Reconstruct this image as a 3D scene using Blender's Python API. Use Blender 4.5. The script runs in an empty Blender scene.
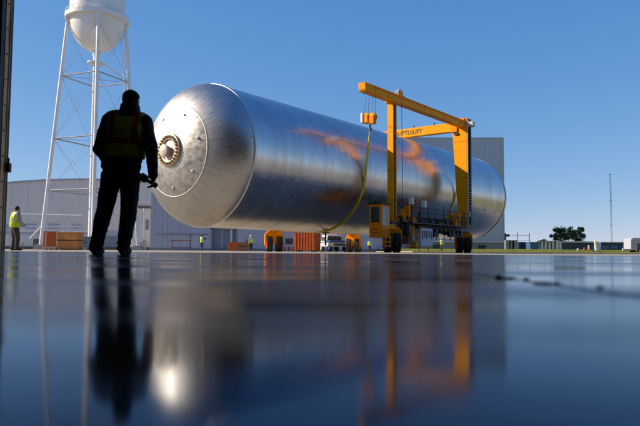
import bpy, bmesh, math, random
from mathutils import Vector, Matrix, noise
random.seed(7)
R_ = math.radians
S = bpy.context.scene
COL = S.collection

# ------------------------------------------------------------------ camera, sky, sun, exposure
CAM_H = 0.052
PITCH, ROLL = math.atan(38.2 / 622.0), R_(0.42)
cd = bpy.data.cameras.new('camera')
cam = bpy.data.objects.new('camera', cd)
COL.objects.link(cam)
cd.sensor_width = 36.0
cd.lens = 36.0 * 622.0 / 640.0
cd.clip_start, cd.clip_end = 0.02, 6000.0
cam.matrix_world = Matrix.Translation((0, 0, CAM_H)) @ Matrix.Rotation(R_(90) + PITCH, 4, 'X') @ Matrix.Rotation(ROLL, 4, 'Z')
cd.dof.use_dof = True
cd.dof.focus_distance = 40.0
cd.dof.aperture_fstop = 3.5
S.camera = cam

SUN_EL, SUN_AHEAD = R_(29.5), R_(3.0)          # the sun stands to the left of the view, a little ahead
sun_dir = Vector((-math.cos(SUN_AHEAD) * math.cos(SUN_EL), math.sin(SUN_AHEAD) * math.cos(SUN_EL), math.sin(SUN_EL)))
W = bpy.data.worlds.new('World')
S.world = W
W.use_nodes = True
wn = W.node_tree.nodes
sky = wn.new('ShaderNodeTexSky')
sky.sky_type = 'NISHITA'
sky.sun_disc = False
sky.sun_elevation = SUN_EL
sky.sun_rotation = R_(270) + SUN_AHEAD
sky.air_density, sky.dust_density, sky.ozone_density = 0.7, 0.1, 1.6
# the sky's response curve, channel by channel (a deep, even blue that pales gently to the horizon)
wl = W.node_tree.links
sep, com = wn.new('ShaderNodeSeparateColor'), wn.new('ShaderNodeCombineColor')
wl.new(sky.outputs[0], sep.inputs[0])
for ch, (g_, k_) in enumerate(((.95, .756), (.60, .653), (.30, .729))):
    a, p, m_ = wn.new('ShaderNodeMath'), wn.new('ShaderNodeMath'), wn.new('ShaderNodeMath')
    a.operation, p.operation, m_.operation = 'MULTIPLY', 'POWER', 'MULTIPLY'
    a.inputs[1].default_value, p.inputs[1].default_value, m_.inputs[1].default_value = .1, g_, k_*10
    wl.new(sep.outputs[ch], a.inputs[0]); wl.new(a.outputs[0], p.inputs[0]); wl.new(p.outputs[0], m_.inputs[0]); wl.new(m_.outputs[0], com.inputs[ch])
wl.new(com.outputs[0], wn['Background'].inputs[0])
wn['Background'].inputs[1].default_value = 0.10
sl = bpy.data.lights.new('sun', 'SUN')
sl.energy, sl.angle, sl.color = 5.0, R_(0.53), (1.0, 0.83, 0.61)
so = bpy.data.objects.new('sun', sl)
COL.objects.link(so)
so.rotation_euler = sun_dir.to_track_quat('Z', 'Y').to_euler()

S.view_settings.view_transform = 'Standard'
S.view_settings.look = 'None'
S.view_settings.exposure = 0.25
S.view_settings.gamma = 1.0
S.render.engine = 'CYCLES'
S.cycles.use_denoising = True
S.cycles.max_bounces = 8
S.cycles.sample_clamp_indirect = 6.0

# ------------------------------------------------------------------ helpers
def at(px, py, Y):
    """point of the place at depth Y seen at pixel (px, py) of the 640 x 426 photograph"""
    u, v = px - 320.0, py - 213.0
    c, s = math.cos(ROLL), math.sin(ROLL)
    a, b = u * c + v * s, -u * s + v * c
    cp, sp = math.cos(PITCH), math.sin(PITCH)
    d = Vector((a / 622.0, cp + b / 622.0 * sp, sp - b / 622.0 * cp))
    return d * (Y / d.y) + Vector((0, 0, CAM_H))

def ax(px, Y): return at(px, 250, Y).x
def az(py, Y, px=320): return at(px, py, Y).z

class MB:
    """collects shapes and links them as ONE mesh object"""
    def __init__(s): s.v, s.f, s.sm = [], [], []
    def add(s, vs, fs, M=None, smooth=False):
        o = len(s.v)
        s.v += [tuple(M @ Vector(p)) if M else tuple(p) for p in vs]
        s.f += [tuple(i + o for i in f) for f in fs]
        s.sm += [smooth] * len(fs)
        return s
    def box(s, x0, x1, y0, y1, z0, z1, M=None):
        vs = [(x, y, z) for z in (z0, z1) for x, y in ((x0, y0), (x1, y0), (x1, y1), (x0, y1))]
        return s.add(vs, [(3, 2, 1, 0), (4, 5, 6, 7), (0, 1, 5, 4), (1, 2, 6, 5), (2, 3, 7, 6), (3, 0, 4, 7)], M)
    def cbox(s, c, d, rz=0):
        return s.box(-d[0]/2, d[0]/2, -d[1]/2, d[1]/2, -d[2]/2, d[2]/2, Matrix.Translation(c) @ Matrix.Rotation(rz, 4, 'Z'))
    def prism(s, poly, y0, y1, M=None):
        """polygon in x, z extruded along y"""
        n = len(poly)
        vs = [(x, y0, z) for x, z in poly] + [(x, y1, z) for x, z in poly]
        fs = [tuple(range(n)), tuple(range(2*n-1, n-1, -1))] + [(i+n, (i+1) % n + n, (i+1) % n, i) for i in range(n)]
        return s.add(vs, fs, M)
    def bar(s, p, q, w, h=None, up=(0, 0, 1)):
        p, q = Vector(p), Vector(q); h = h or w
        d = (q - p).normalized(); u = Vector(up)
        if abs(d.dot(u)) > .98: u = Vector((1, 0, 0))
        x = d.cross(u).normalized(); z = x.cross(d)
        c = [(-w/2, -h/2), (w/2, -h/2), (w/2, h/2), (-w/2, h/2)]
        vs = [p + x*a + z*b for a, b in c] + [q + x*a + z*b for a, b in c]
        return s.add(vs, [(0, 1, 2, 3), (7, 6, 5, 4), (0, 4, 5, 1), (1, 5, 6, 2), (2, 6, 7, 3), (3, 7, 4, 0)])
    def tube(s, pts, r, n=8, cap=True, smooth=True):
        pts = [Vector(p) for p in pts]; k = len(pts)
        rs = r if isinstance(r, (list, tuple)) else [r] * k
        vs, fs, x = [], [], None
        for i, p in enumerate(pts):
            d = (pts[min(i+1, k-1)] - pts[max(i-1, 0)]).normalized()
            if x is None:
                u = Vector((0, 0, 1)) if abs(d.z) < .9 else Vector((1, 0, 0))
                x = d.cross(u).normalized()
            else:
                x = (x - d * x.dot(d)).normalized()
            y = d.cross(x)
            vs += [p + (x*math.cos(2*math.pi*j/n) + y*math.sin(2*math.pi*j/n)) * rs[i] for j in range(n)]
        for i in range(k-1):
            fs += [(i*n+j, i*n+(j+1) % n, (i+1)*n+(j+1) % n, (i+1)*n+j) for j in range(n)]
        s.add(vs, fs, None, smooth)
        if cap:
            s.add(vs[:n], [tuple(range(n-1, -1, -1))]); s.add(vs[-n:], [tuple(range(n))])
        return s
    def lathe(s, prof, n=24, M=None, smooth=True, a0=0, a1=2*math.pi):
        """(r, z) profile turned about z"""
        full = abs(a1 - a0 - 2*math.pi) < 1e-6
        m = n if full else n + 1
        vs = [(r*math.cos(a0+(a1-a0)*j/n), r*math.sin(a0+(a1-a0)*j/n), z) for r, z in prof for j in range(m)]
        fs = []
        for i in range(len(prof)-1):
            for j in range(n):
                k = (j+1) % m
                fs.append((i*m+j, i*m+k, (i+1)*m+k, (i+1)*m+j))
        return s.add(vs, fs, M, smooth)
    def build(s, name, mat=None, parent=None, bevel=0, loc=None):
        me = bpy.data.meshes.new(name)
        me.from_pydata(s.v, [], s.f)
        me.polygons.foreach_set('use_smooth', s.sm)
        me.update()
        if mat: me.materials.append(mat)
        o = bpy.data.objects.new(name, me)
        COL.objects.link(o)
        if parent: o.parent = parent
        if loc: o.location = loc
        if bevel:
            b = o.modifiers.new('bevel', 'BEVEL'); b.width = bevel; b.segments = 2; b.limit_method = 'ANGLE'; b.harden_normals = False
        return o

def tag(o, label=None, cat=None, group=None, kind=None):
    for k, v in (('label', label), ('category', cat), ('group', group), ('kind', kind)):
        if v: o[k] = v
    return o
def thing(name, label, cat, loc=(0, 0, 0), rz=0, group=None):
    o = bpy.data.objects.new(name, None); o.empty_display_size = .2
    COL.objects.link(o); o.location = loc; o.rotation_euler = (0, 0, rz)
    return tag(o, label, cat, group)
def copy_tree(o, parent=None):
    c = o.copy(); COL.objects.link(c)
    if parent: c.parent = parent
    for ch in list(o.children): copy_tree(ch, c)
    return c
def dup(o, name, parent, loc=None, rz=None):
    """another object on the same mesh"""
    c = o.copy(); COL.objects.link(c); c.name = name; c.parent = parent
    if loc is not None: c.location = loc
    if rz is not None: c.rotation_euler = (0, 0, rz)
    return c

# ------------------------------------------------------------------ materials
MATS = {}
def mat(name, col, rough=.6, metal=0., var=.15, scale=3., bump=0., bscale=None, coords='Object', stretch=(1, 1, 1), rvar=0., dirt=None, dscale=1., dlo=.55, dhi=.75, spec=.5, coat=0):
    m = bpy.data.materials.new(name); m.use_nodes = True
    nt = m.node_tree; N, L = nt.nodes, nt.links
    b = N['Principled BSDF']
    b.inputs['Roughness'].default_value = rough; b.inputs['Metallic'].default_value = metal
    b.inputs['Specular IOR Level'].default_value = spec
    b.inputs['Coat Weight'].default_value = coat
    tc = N.new('ShaderNodeTexCoord'); mp = N.new('ShaderNodeMapping'); mp.inputs['Scale'].default_value = stretch
    L.new(tc.outputs[coords], mp.inputs[0])
    def nz(sc, det=5, r=.55):
        n = N.new('ShaderNodeTexNoise'); n.inputs['Scale'].default_value = sc; n.inputs['Detail'].default_value = det
        n.inputs['Roughness'].default_value = r; L.new(mp.outputs[0], n.inputs['Vector']); return n
    n1 = nz(scale)
    rp = N.new('ShaderNodeMapRange'); rp.inputs['From Min'].default_value = .25; rp.inputs['From Max'].default_value = .75
    rp.inputs['To Min'].default_value = 1 - var; rp.inputs['To Max'].default_value = 1 + var
    L.new(n1.outputs['Fac'], rp.inputs['Value'])
    mx = N.new('ShaderNodeVectorMath'); mx.operation = 'SCALE'
    mx.inputs[0].default_value = col[:3]; L.new(rp.outputs[0], mx.inputs['Scale'])
    out = mx.outputs[0]
    if dirt:
        n2 = nz(dscale, 7, .65)
        cr = N.new('ShaderNodeMapRange'); cr.inputs['From Min'].default_value = dlo; cr.inputs['From Max'].default_value = dhi
        L.new(n2.outputs['Fac'], cr.inputs['Value'])
        md = N.new('ShaderNodeMix'); md.data_type = 'RGBA'
        L.new(cr.outputs[0], md.inputs[0]); L.new(out, md.inputs[6]); md.inputs[7].default_value = (*dirt, 1)
        out = md.outputs[2]
    L.new(out, b.inputs['Base Color'])
    if rvar:
        r2 = N.new('ShaderNodeMapRange'); r2.inputs['From Min'].default_value = .3; r2.inputs['From Max'].default_value = .7
        r2.inputs['To Min'].default_value = max(.02, rough - rvar); r2.inputs['To Max'].default_value = rough + rvar
        n3 = nz(scale * 1.7); L.new(n3.outputs['Fac'], r2.inputs['Value']); L.new(r2.outputs[0], b.inputs['Roughness'])
    if bump:
        n4 = nz(bscale or scale * 4)
        bp = N.new('ShaderNodeBump'); bp.inputs['Strength'].default_value = 1; bp.inputs['Distance'].default_value = bump
        L.new(n4.outputs['Fac'], bp.inputs['Height']); L.new(bp.outputs[0], b.inputs['Normal'])
    MATS[name] = m
    return m

M_floor = mat('polished_concrete', (.002, .004, .009), .12, 0, .35, .9, stretch=(1, .35, 1))
M_apron = mat('apron_concrete', (.40, .36, .30), .85, 0, .18, .25, .004, 30, dirt=(.25, .22, .19), dscale=.08, dlo=.5, dhi=.75, spec=.2)
M_ground = mat('far_ground', (.22, .2, .14), .95, 0, .25, .05, spec=.1)
M_grass = mat('grass', (.27, .27, .035), .9, 0, .35, .6, spec=.1, dirt=(.34, .3, .07), dscale=.15)
M_tank = mat('milled_aluminium', (.58, .58, .59), .28, 1, .12, .8, .0018, .35, coords='UV', stretch=(.4, 1.6, 1), rvar=.06, dirt=(.40, .385, .37), dscale=.45, dlo=.45, dhi=.8)
M_dome = mat('spun_aluminium', (.52, .51, .495), .41, 1, .13, 1.6, .002, .7, coords='UV', stretch=(1.9, .45, 1), rvar=.06, dirt=(.32, .30, .28), dscale=1.6, dlo=.47, dhi=.78)
M_cap = mat('cap_aluminium', (.52, .51, .495), .43, 1, .20, 2.2, .016, 2.0, coords='Object', rvar=.1, dirt=(.28, .26, .24), dscale=3.2, dlo=.46, dhi=.72)
M_weld = mat('weld_bead', (.30, .29, .28), .5, 1, .2, 6)
M_ringm = mat('bright_ring', (.62, .61, .6), .3, 1, .08, 4)
M_seam = mat('ground_seam', (.40, .39, .38), .55, 1, .2, 6)
M_flange = mat('primer_flange', (.5, .38, .26), .5, .35, .2, 4)
M_bore = mat('flange_bore', (.22, .17, .11), .55, .6, .25, 6)
M_boss = mat('white_cover', (.62, .58, .52), .45, 0, .05, 4)
M_yel = mat('crane_yellow', (.95, .38, .001), .5, 0, .06, 1.3, dirt=(.5, .18, .006), dscale=1.6, dlo=.62, dhi=.85, spec=.12)
M_yel2 = mat('bogie_orange', (.92, .29, .001), .5, 0, .1, 2, dirt=(.3, .09, .008), dscale=2.5, dlo=.58, dhi=.8, spec=.12)
M_black = mat('black_steel', (.018, .018, .02), .5, .2, .3, 4)
M_dark = mat('dark_grey_steel', (.06, .062, .07), .5, .5, .2, 3)
M_tyre = mat('rubber', (.025, .024, .023), .85, 0, .3, 5, dirt=(.08, .07, .055), dscale=3, dlo=.55, dhi=.8)
M_cable = mat('wire_rope', (.08, .08, .085), .5, .6, .2, 8)
M_sling = mat('yellow_webbing', (.88, .68, .015), .8, 0, .12, 8, .002, 60)
M_glassg = mat('green_tinted_glass', (.015, .045, .04), .08, 0, .1, 1, spec=.8)
M_glassb = mat('pale_cab_glass', (.10, .16, .20), .08, 0, .1, 1, spec=.8)
M_glass = mat('window_glass', (.03, .04, .05), .08, 0, .1, 1, spec=.8)
M_white = mat('white_paint', (.78, .78, .76), .5, 0, .05, 1.2, dirt=(.55, .5, .42), dscale=.5, dlo=.6, dhi=.9)
M_tower = mat('tower_white', (.80, .79, .76), .5, 0, .05, .5, dirt=(.55, .48, .38), dscale=.45, dlo=.58, dhi=.85)
M_engine = mat('engine_white', (.6, .61, .62), .5, 0, .1, 2, dirt=(.2, .2, .2), dscale=3, dlo=.55, dhi=.75)
M_arch = mat('pale_siding', (.66, .61, .56), .7, 0, .06, .12, dirt=(.5, .5, .5), dscale=.1)
M_low = mat('blue_grey_siding', (.38, .40, .47), .7, 0, .05, .12)
M_tall = mat('grey_blue_siding', (.44, .47, .53), .7, 0, .05, .06)
M_trim = mat('dull_trim', (.2, .21, .24), .7, 0, .1, 1)
M_brown = mat('brown_trim', (.16, .10, .08), .7, 0, .2, 1)
M_doorg = mat('grey_door', (.19, .22, .27), .6, 0, .08, 1)
M_concrete = mat('plinth_concrete', (.35, .33, .3), .9, 0, .15, 1)
M_wood = mat('crate_wood', (.58, .23, .06), .75, 0, .22, 2, .002, 20, stretch=(1, 1, .3))
M_wood2 = mat('brown_crate_wood', (.30, .14, .05), .75, 0, .25, 2, .002, 20, stretch=(.3, 1, 1))
M_orange = mat('red_orange_panel', (.58, .12, .012), .6, 0, .15, 1.5)
M_rust = mat('rusty_red', (.46, .10, .022), .75, 0, .3, 2.5, dirt=(.55, .3, .2), dscale=6, dlo=.66, dhi=.75)
M_lightwood = mat('pale_board', (.65, .5, .33), .75, 0, .12, 3)
M_bark = mat('bark', (.10, .075, .05), .9, 0, .3, 3)
M_leaf = mat('leaves', (.17, .20, .05), .75, 0, .45, .5, spec=.2)
M_leafd = mat('dark_leaves', (.14, .17, .05), .8, 0, .4, .5, spec=.2)
M_cab = mat('cabinet_grey', (.27, .26, .25), .6, 0, .12, 1)
M_van = mat('shaded_van_white', (.48, .50, .60), .4, 0, .04, 1)  # white van: the shade on its near side is put into this colour
M_strut = mat('weathered_strut', (.36, .35, .35), .6, 0, .15, 1)
M_navy = mat('navy_panel', (.03, .05, .09), .5, 0, .15, .5)
M_bluec = mat('blue_container', (.05, .14, .28), .55, 0, .12, .8)
M_truckblue = mat('truck_blue', (.03, .08, .22), .35, 0, .08, 1)
M_plastic = mat('white_sheeting', (.75, .68, .6), .6, 0, .15, 2)
M_hangar = mat('hangar_steel', (.38, .38, .37), .7, .1, .25, .5)
M_jamb = mat('tan_jamb', (.62, .46, .28), .7, 0, .2, 1.5, dirt=(.1, .07, .05), dscale=3, dlo=.5, dhi=.7, stretch=(1, 1, .25))
M_skin = mat('skin', (.42, .23, .15), .55, 0, .08, 8)
M_jacket = mat('black_jacket', (.022, .021, .022), .8, 0, .25, 10, .003, 40)
M_greyshirt = mat('grey_shirt', (.33, .34, .36), .85, 0, .15, 8)
M_trous = mat('dark_trousers', (.016, .016, .02), .85, 0, .25, 12, .003, 50)
M_blue = mat('navy_trousers', (.035, .045, .12), .85, 0, .2, 10)
M_tan = mat('grey_trousers', (.05, .047, .047), .85, 0, .2, 10)
M_vest = mat('lime_vest', (.58, .76, .012), .7, 0, .12, 9, .002, 40)
M_stripeo = mat('orange_band', (.42, .07, .02), .6, 0, .1, 8)
M_stripes = mat('silver_band', (.6, .6, .6), .4, .3, .1, 8)
M_boot = mat('black_boot', (.02, .018, .016), .6, 0, .2, 10)
M_hair = mat('dark_hair', (.02, .016, .013), .8, 0, .3, 30)
M_hat = mat('knit_cap', (.014, .014, .016), .95, 0, .3, 40, .003, 120)
M_helm = mat('white_helmet', (.75, .75, .73), .35, 0, .03, 3)
M_eye = mat('eye_white', (.75, .73, .7), .3, 0, .02, 3)
M_joint = mat('joint_sealant', (.10, .035, .032), .7, 0, .3, 8)
M_debris = mat('floor_debris', (.02, .02, .022), .8, 0, .3, 20)

for m_ in (M_leaf, M_leafd):                    # thin leaves let light through
    n_, l_ = m_.node_tree.nodes, m_.node_tree.links
    tl, mx = n_.new('ShaderNodeBsdfTranslucent'), n_.new('ShaderNodeMixShader')
    l_.new(n_['Principled BSDF'].inputs['Base Color'].links[0].from_socket, tl.inputs[0])
    mx.inputs[0].default_value = .45
    l_.new(n_['Principled BSDF'].outputs[0], mx.inputs[1]); l_.new(tl.outputs[0], mx.inputs[2]); l_.new(mx.outputs[0], n_['Material Output'].inputs[0])

# floor: mirror-like sealed concrete with dull worn bands
nt = M_floor.node_tree; N, L = nt.nodes, nt.links; b = N['Principled BSDF']
tc = N.new('ShaderNodeTexCoord'); mp = N.new('ShaderNodeMapping'); mp.inputs['Scale'].default_value = (.55, 2.0, 1)
L.new(tc.outputs['Object'], mp.inputs[0])
n1 = N.new('ShaderNodeTexNoise'); n1.inputs['Scale'].default_value = .9; n1.inputs['Detail'].default_value = 8; n1.inputs['Roughness'].default_value = .62
L.new(mp.outputs[0], n1.inputs['Vector'])
r1 = N.new('ShaderNodeMapRange'); r1.inputs['From Min'].default_value = .44; r1.inputs['From Max'].default_value = .66
r1.inputs['To Min'].default_value = .08; r1.inputs['To Max'].default_value = .30; b.inputs['Metallic'].default_value = 1.0; b.inputs['Specular Tint'].default_value = (.66, .69, .76, 1)   # glossy sealer: mirror at grazing, dark when steeper
L.new(n1.outputs['Fac'], r1.inputs['Value']); L.new(r1.outputs[0], b.inputs['Roughness'])
nd_ = N.new('ShaderNodeTexNoise'); nd_.inputs['Scale'].default_value = 1.7; nd_.inputs['Detail'].default_value = 9; nd_.inputs['Roughness'].default_value = .7
L.new(mp.outputs[0], nd_.inputs['Vector'])
rd_ = N.new('ShaderNodeMapRange'); rd_.inputs['From Min'].default_value = .50; rd_.inputs['From Max'].default_value = .72
L.new(nd_.outputs['Fac'], rd_.inputs['Value'])
mxd = N.new('ShaderNodeMix'); mxd.data_type = 'RGBA'
L.new(rd_.outputs[0], mxd.inputs[0]); L.new(b.inputs['Base Color'].links[0].from_socket, mxd.inputs[6]); mxd.inputs[7].default_value = (.012, .013, .015, 1)
L.new(mxd.outputs[2], b.inputs['Base Color'])
n2 = N.new('ShaderNodeTexNoise'); n2.inputs['Scale'].default_value = 3.2; n2.inputs['Detail'].default_value = 2
L.new(tc.outputs['Object'], n2.inputs['Vector'])
bp = N.new('ShaderNodeBump'); bp.inputs['Strength'].default_value = 1; bp.inputs['Distance'].default_value = .0009
L.new(n2.outputs['Fac'], bp.inputs['Height']); L.new(bp.outputs[0], b.inputs['Normal'])

# ------------------------------------------------------------------ the setting: floor, apron, ground, grass
DOOR_Y = 14.0
tag(MB().box(-60, 60, -50, DOOR_Y, -.3, 0).build('floor', M_floor), kind='structure')
tag(MB().box(-400, 400, DOOR_Y, 175, -.3, -.002).build('apron', M_apron), kind='structure')
g = MB()
g.add([(-4000, -4000, -.31), (4000, -4000, -.31), (4000, 5000, -.31), (-4000, 5000, -.31)], [(0, 1, 2, 3)])
g.add([(-4000, 175, -.02), (4000, 175, -.02), (4000, 5000, -.02), (-4000, 5000, -.02)], [(0, 1, 2, 3)])
tag(g.build('ground', M_ground), kind='structure')

# a gently rising verge on the right: kerb, turf and standing grass
def verge_z(y): return .06 + .62 * min(1, max(0, (y - 72) / 50.0))
gx0, gx1 = 11.0, 160.0
vs, fs = [], []
nx, ny = 40, 20
for j in range(ny+1):
    y = 72 + 100*j/ny
    for i in range(nx+1):
        x = gx0 + (gx1-gx0)*i/nx
        vs.append((x, y, verge_z(y) + .05*noise.noise((x*.2, y*.2, 0))))
for j in range(ny):
    for i in range(nx):
        k = j*(nx+1)+i; fs.append((k, k+1, k+nx+2, k+nx+1))
tag(MB().add(vs, fs, None, True).build('verge', M_grass), kind='structure')
tag(MB().box(gx0-.3, gx1, 71.7, 72, -.1, .12).box(gx0-.3, gx0, 72, 172, -.1, .12).build('kerb', M_apron), kind='structure')
gr = MB()
for i in range(20000):
    x, y = random.uniform(gx0, gx1*.6), 72 + 60*random.random()**1.6
    z = verge_z(y)-.03; h = random.uniform(.06, .16); a = random.uniform(0, math.pi); w = random.uniform(.02, .05)
    dx, dy = math.cos(a)*w, math.sin(a)*w
    gr.add([(x-dx, y-dy, z), (x+dx, y+dy, z), (x+random.uniform(-.1, .1), y+random.uniform(-.1, .1), z+h)], [(0, 1, 2)])
tag(gr.build('grass', M_grass), kind='stuff')

# ------------------------------------------------------------------ the hangar the photograph is taken from
hg = thing('hangar', 'dark steel hangar whose open doorway frames the whole view', 'hangar', (-7.07, DOOR_Y, 0))
def HX(x): return x + 7.07
def HY(y): return y - DOOR_Y
MB().box(HX(-60), HX(-7.84), HY(14.0), HY(14.5), 0, 24).build('front_wall', M_hangar, hg)
MB().box(HX(42), HX(150), HY(14.0), HY(14.5), 0, 24).build('front_wall', M_hangar, hg)
MB().box(HX(-7.84), HX(42), HY(14.0), HY(14.5), 19.5, 24).build('door_header', M_hangar, hg)
MB().box(HX(-60.3), HX(-60), HY(-50), HY(14.5), 0, 24).build('side_wall', M_hangar, hg)
MB().box(HX(60), HX(60.3), HY(-50), HY(14.5), 0, 24).build('side_wall', M_hangar, hg)
MB().box(HX(-60), HX(60), HY(-50.3), HY(-50), 0, 24).build('back_wall', M_hangar, hg)
MB().box(HX(-60.3), HX(60.3), HY(-50.3), HY(14.5), 24, 24.4).build('roof', M_hangar, hg)
for k in range(8):
    m = MB(); y = HY(-46 + 8*k)
    m.box(HX(-60), HX(60), y-.15, y+.15, 22.6, 22.9)
    for i in range(24): m.bar((HX(-60+5*i), y, 22.7), (HX(-57.5+5*i), y, 23.9), .15).bar((HX(-57.5+5*i), y, 23.9), (HX(-55+5*i), y, 22.7), .15)
    m.build('roof_truss', M_hangar, hg)
# the left door jamb: its reveal faces the opening - black post, tan steel channel, black edge angle, bolts and a latch box
JX = HX(-7.34)
jm = MB().box(JX-.5, JX, .0, .165, 0, 19.5).build('door_jamb', M_black, hg)
MB().box(JX-.5, JX-.012, .17, .415, 0, 19.5).box(JX-.012, JX+.012, .17, .2, 0, 19.5).box(JX-.012, JX+.012, .385, .415, 0, 19.5).build('tan_channel', M_jamb, jm, .004)
MB().box(JX-.5, JX+.015, .42, .5, 0, 19.5).build('edge_angle', M_black, jm)
b0 = None
for k in range(24):
    p = (JX-.012, .29, .4+.6*k)
    if b0 is None:
        b0 = MB().lathe([(.022, 0), (.022, .016), (.014, .022), (0, .022)], 6, Matrix.Rotation(R_(90), 4, 'Y'), False).build('bolt', M_brown, jm); b0.location = p
    else: dup(b0, 'bolt', jm, p)
zl = az(167, 14.4, 9)
MB().box(JX+.015, JX+.10, .38, .5, zl-.12, zl+.1).tube([(JX+.05, .45, zl+.1), (JX+.05, .45, zl+.22)], .02).build('latch', M_black, jm, .008)
MB().box(JX, JX+.02, .02, .15, .35, .75).build('jamb_guard', mat('worn_yellow', (.45, .36, .03), .7, 0, .3, 3), jm, .005)

# ------------------------------------------------------------------ the rocket tank
TX, TY, TZ, TAZ, TR, TL, DH = -6.87, 36.19, 5.6, R_(38.15), 4.2, 35.6, 2.5
def surf_mesh(name, grid, uv, m, parent, smooth=True):
    """grid[i][j] of points, uv[i][j]"""
    nr, nc = len(grid), len(grid[0])
    vs = [p for row in grid for p in row]
    fs = [(i*nc+j, i*nc+j+1, (i+1)*nc+j+1, (i+1)*nc+j) for i in range(nr-1) for j in range(nc-1)]
    me = bpy.data.meshes.new(name); me.from_pydata(vs, [], fs)
    ul = me.uv_layers.new(name='UVMap')
    uvf = [p for row in uv for p in row]
    for p in me.polygons:
        p.use_smooth = smooth
        for li in p.loop_indices: ul.data[li].uv = uvf[me.loops[li].vertex_index]
    me.materials.append(m)
    o = bpy.data.objects.new(name, me); COL.objects.link(o); o.parent = parent
    return o
tank = thing('rocket_tank', 'huge silver aluminium rocket fuel tank with domed ends hanging from the yellow gantry', 'rocket tank', (TX, TY, 0), -TAZ)
NB, NP = 5, 8
gap = .007
for bi in range(NB):
    y0, y1 = TL*bi/NB, TL*(bi+1)/NB
    for pi in range(NP):
        a0, a1 = R_(24 + 45*pi), R_(24 + 45*(pi+1)); da = gap/TR
        rows, uvs = [], []
        prof = [(y0+gap+(y1-y0-2*gap)*k/8, TR) for k in range(9)]
        na = 24
        angs = [(a0+da+(a1-a0-2*da)*k/na, 0) for k in range(na+1)]
        for yy, rr in prof:
            rows.append([((rr+e)*math.cos(t), yy, TZ+(rr+e)*math.sin(t)) for t, e in angs])
            uvs.append([(t*TR + pi*7.3, yy + bi*13.1) for t, e in angs])
        surf_mesh('barrel_panel', rows, uvs, M_tank, tank)
RC = 2.58
v0, v1 = .02, math.acos(RC/TR)
def dome_pt(r, t, s, e=0):
    v = math.acos(min(1, r/TR))
    return ((r+e*.3)*math.cos(t), (-DH*math.sin(v) - e) if s < 0 else TL + DH*math.sin(v) + e, TZ + (r+e*.3)*math.sin(t))
# weld beads between barrels
for bi in range(1, NB):
    m = MB(); y = TL*bi/NB
    m.lathe([(TR-.03, -.02), (TR-.010, -.014), (TR-.003, -.004), (TR-.003, .004), (TR-.010, .014), (TR-.03, .02)], 160, Matrix.Translation((0, y, TZ)) @ Matrix.Rotation(R_(-90), 4, 'X'))
    m.build('weld_seam', M_weld, tank)
for pi in range(NP):
    a = R_(24+45*pi)
    MB().tube([((TR-.010)*math.cos(a), .1, TZ+(TR-.010)*math.sin(a)), ((TR-.010)*math.cos(a), TL-.1, TZ+(TR-.010)*math.sin(a))], .009, 6).build('long_seam', M_weld, tank)
for s in (-1, 1):
    for gi in range(12):
        a = R_(9+30*gi)
        MB().tube([Vector(dome_pt(TR*math.cos(v0+(v1-v0)*k/12), a, s, -.010)) for k in range(13)], .012, 6).build('gore_seam', M_weld, tank)
# ring frames where the domes meet the barrel
for y in (0, TL):
    s = -1 if y == 0 else 1
    m = MB()
    prof = [(TR-.05, .06), (TR+.03, .06), (TR+.045, .05), (TR+.05, .02), (TR+.045, -.035), (TR+.02, -.05), (TR-.10, -.06)]
    m.lathe(prof, 180, Matrix.Translation((0, y, TZ)) @ Matrix.Rotation(R_(90 * (1 if s < 0 else -1)), 4, 'X') @ Matrix.Scale(-1, 4, (0, 0, 1)))
    m.build('ring_frame', M_ringm, tank)
# domes: twelve gores, a cap with flange
for s in (-1, 1):
    for gi in range(12):
        a0, a1 = R_(9+30*gi), R_(9+30*(gi+1)); rows, uvs = [], []
        d = .004
        for k in range(13):
            v = v0 + (v1-v0)*k/12; r = TR*math.cos(v)
            row, ur = [], []
            for j in range(11):
                t, e = a0 + d/r + (a1-a0-2*d/r)*j/10, 0
                row.append(dome_pt(r, t, s, e)); ur.append((t*TR + gi*9.7, v*4.0))
            rows.append(row); uvs.append(ur)
        if s > 0: rows = rows[::-1]; uvs = uvs[::-1]
        surf_mesh('dome_gore', rows, uvs, M_dome, tank)
    m = MB(); n = 96
    prof = [(TR*math.cos(v), DH*math.sin(v)) for v in [v1+.004+(1.50-v1)*k/14 for k in range(15)]]
    prof.append((.02, DH))
    m.lathe(prof, n, Matrix.Translation((0, 0 if s < 0 else TL, TZ)) @ Matrix.Rotation(R_(90 if s < 0 else -90), 4, 'X'))
    m.build('dome_cap', M_cap, tank)
    yb = DH*math.sin(v1)
    m = MB().lathe([(RC-.05, yb+.0), (RC-.025, yb+.028), (RC+.025, yb-.002), (RC+.05, yb-.045)], 120, Matrix.Translation((0, 0 if s < 0 else TL, TZ)) @ Matrix.Rotation(R_(90 if s < 0 else -90), 4, 'X'))
    m.build('cap_weld', M_seam, tank)
    # seven small lifting bosses on the cap
    for k in range(7):
        t = R_(14 + 360*k/7)
        p = Vector(dome_pt(2.1, t, s))
        MB().lathe([(.07, 0), (.07, .04), (.05, .06), (0, .06)], 12, Matrix.Translation(p) @ Matrix.Rotation(R_(90 if s < 0 else -90), 4, 'X')).build('boss', M_cap, tank)
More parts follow.
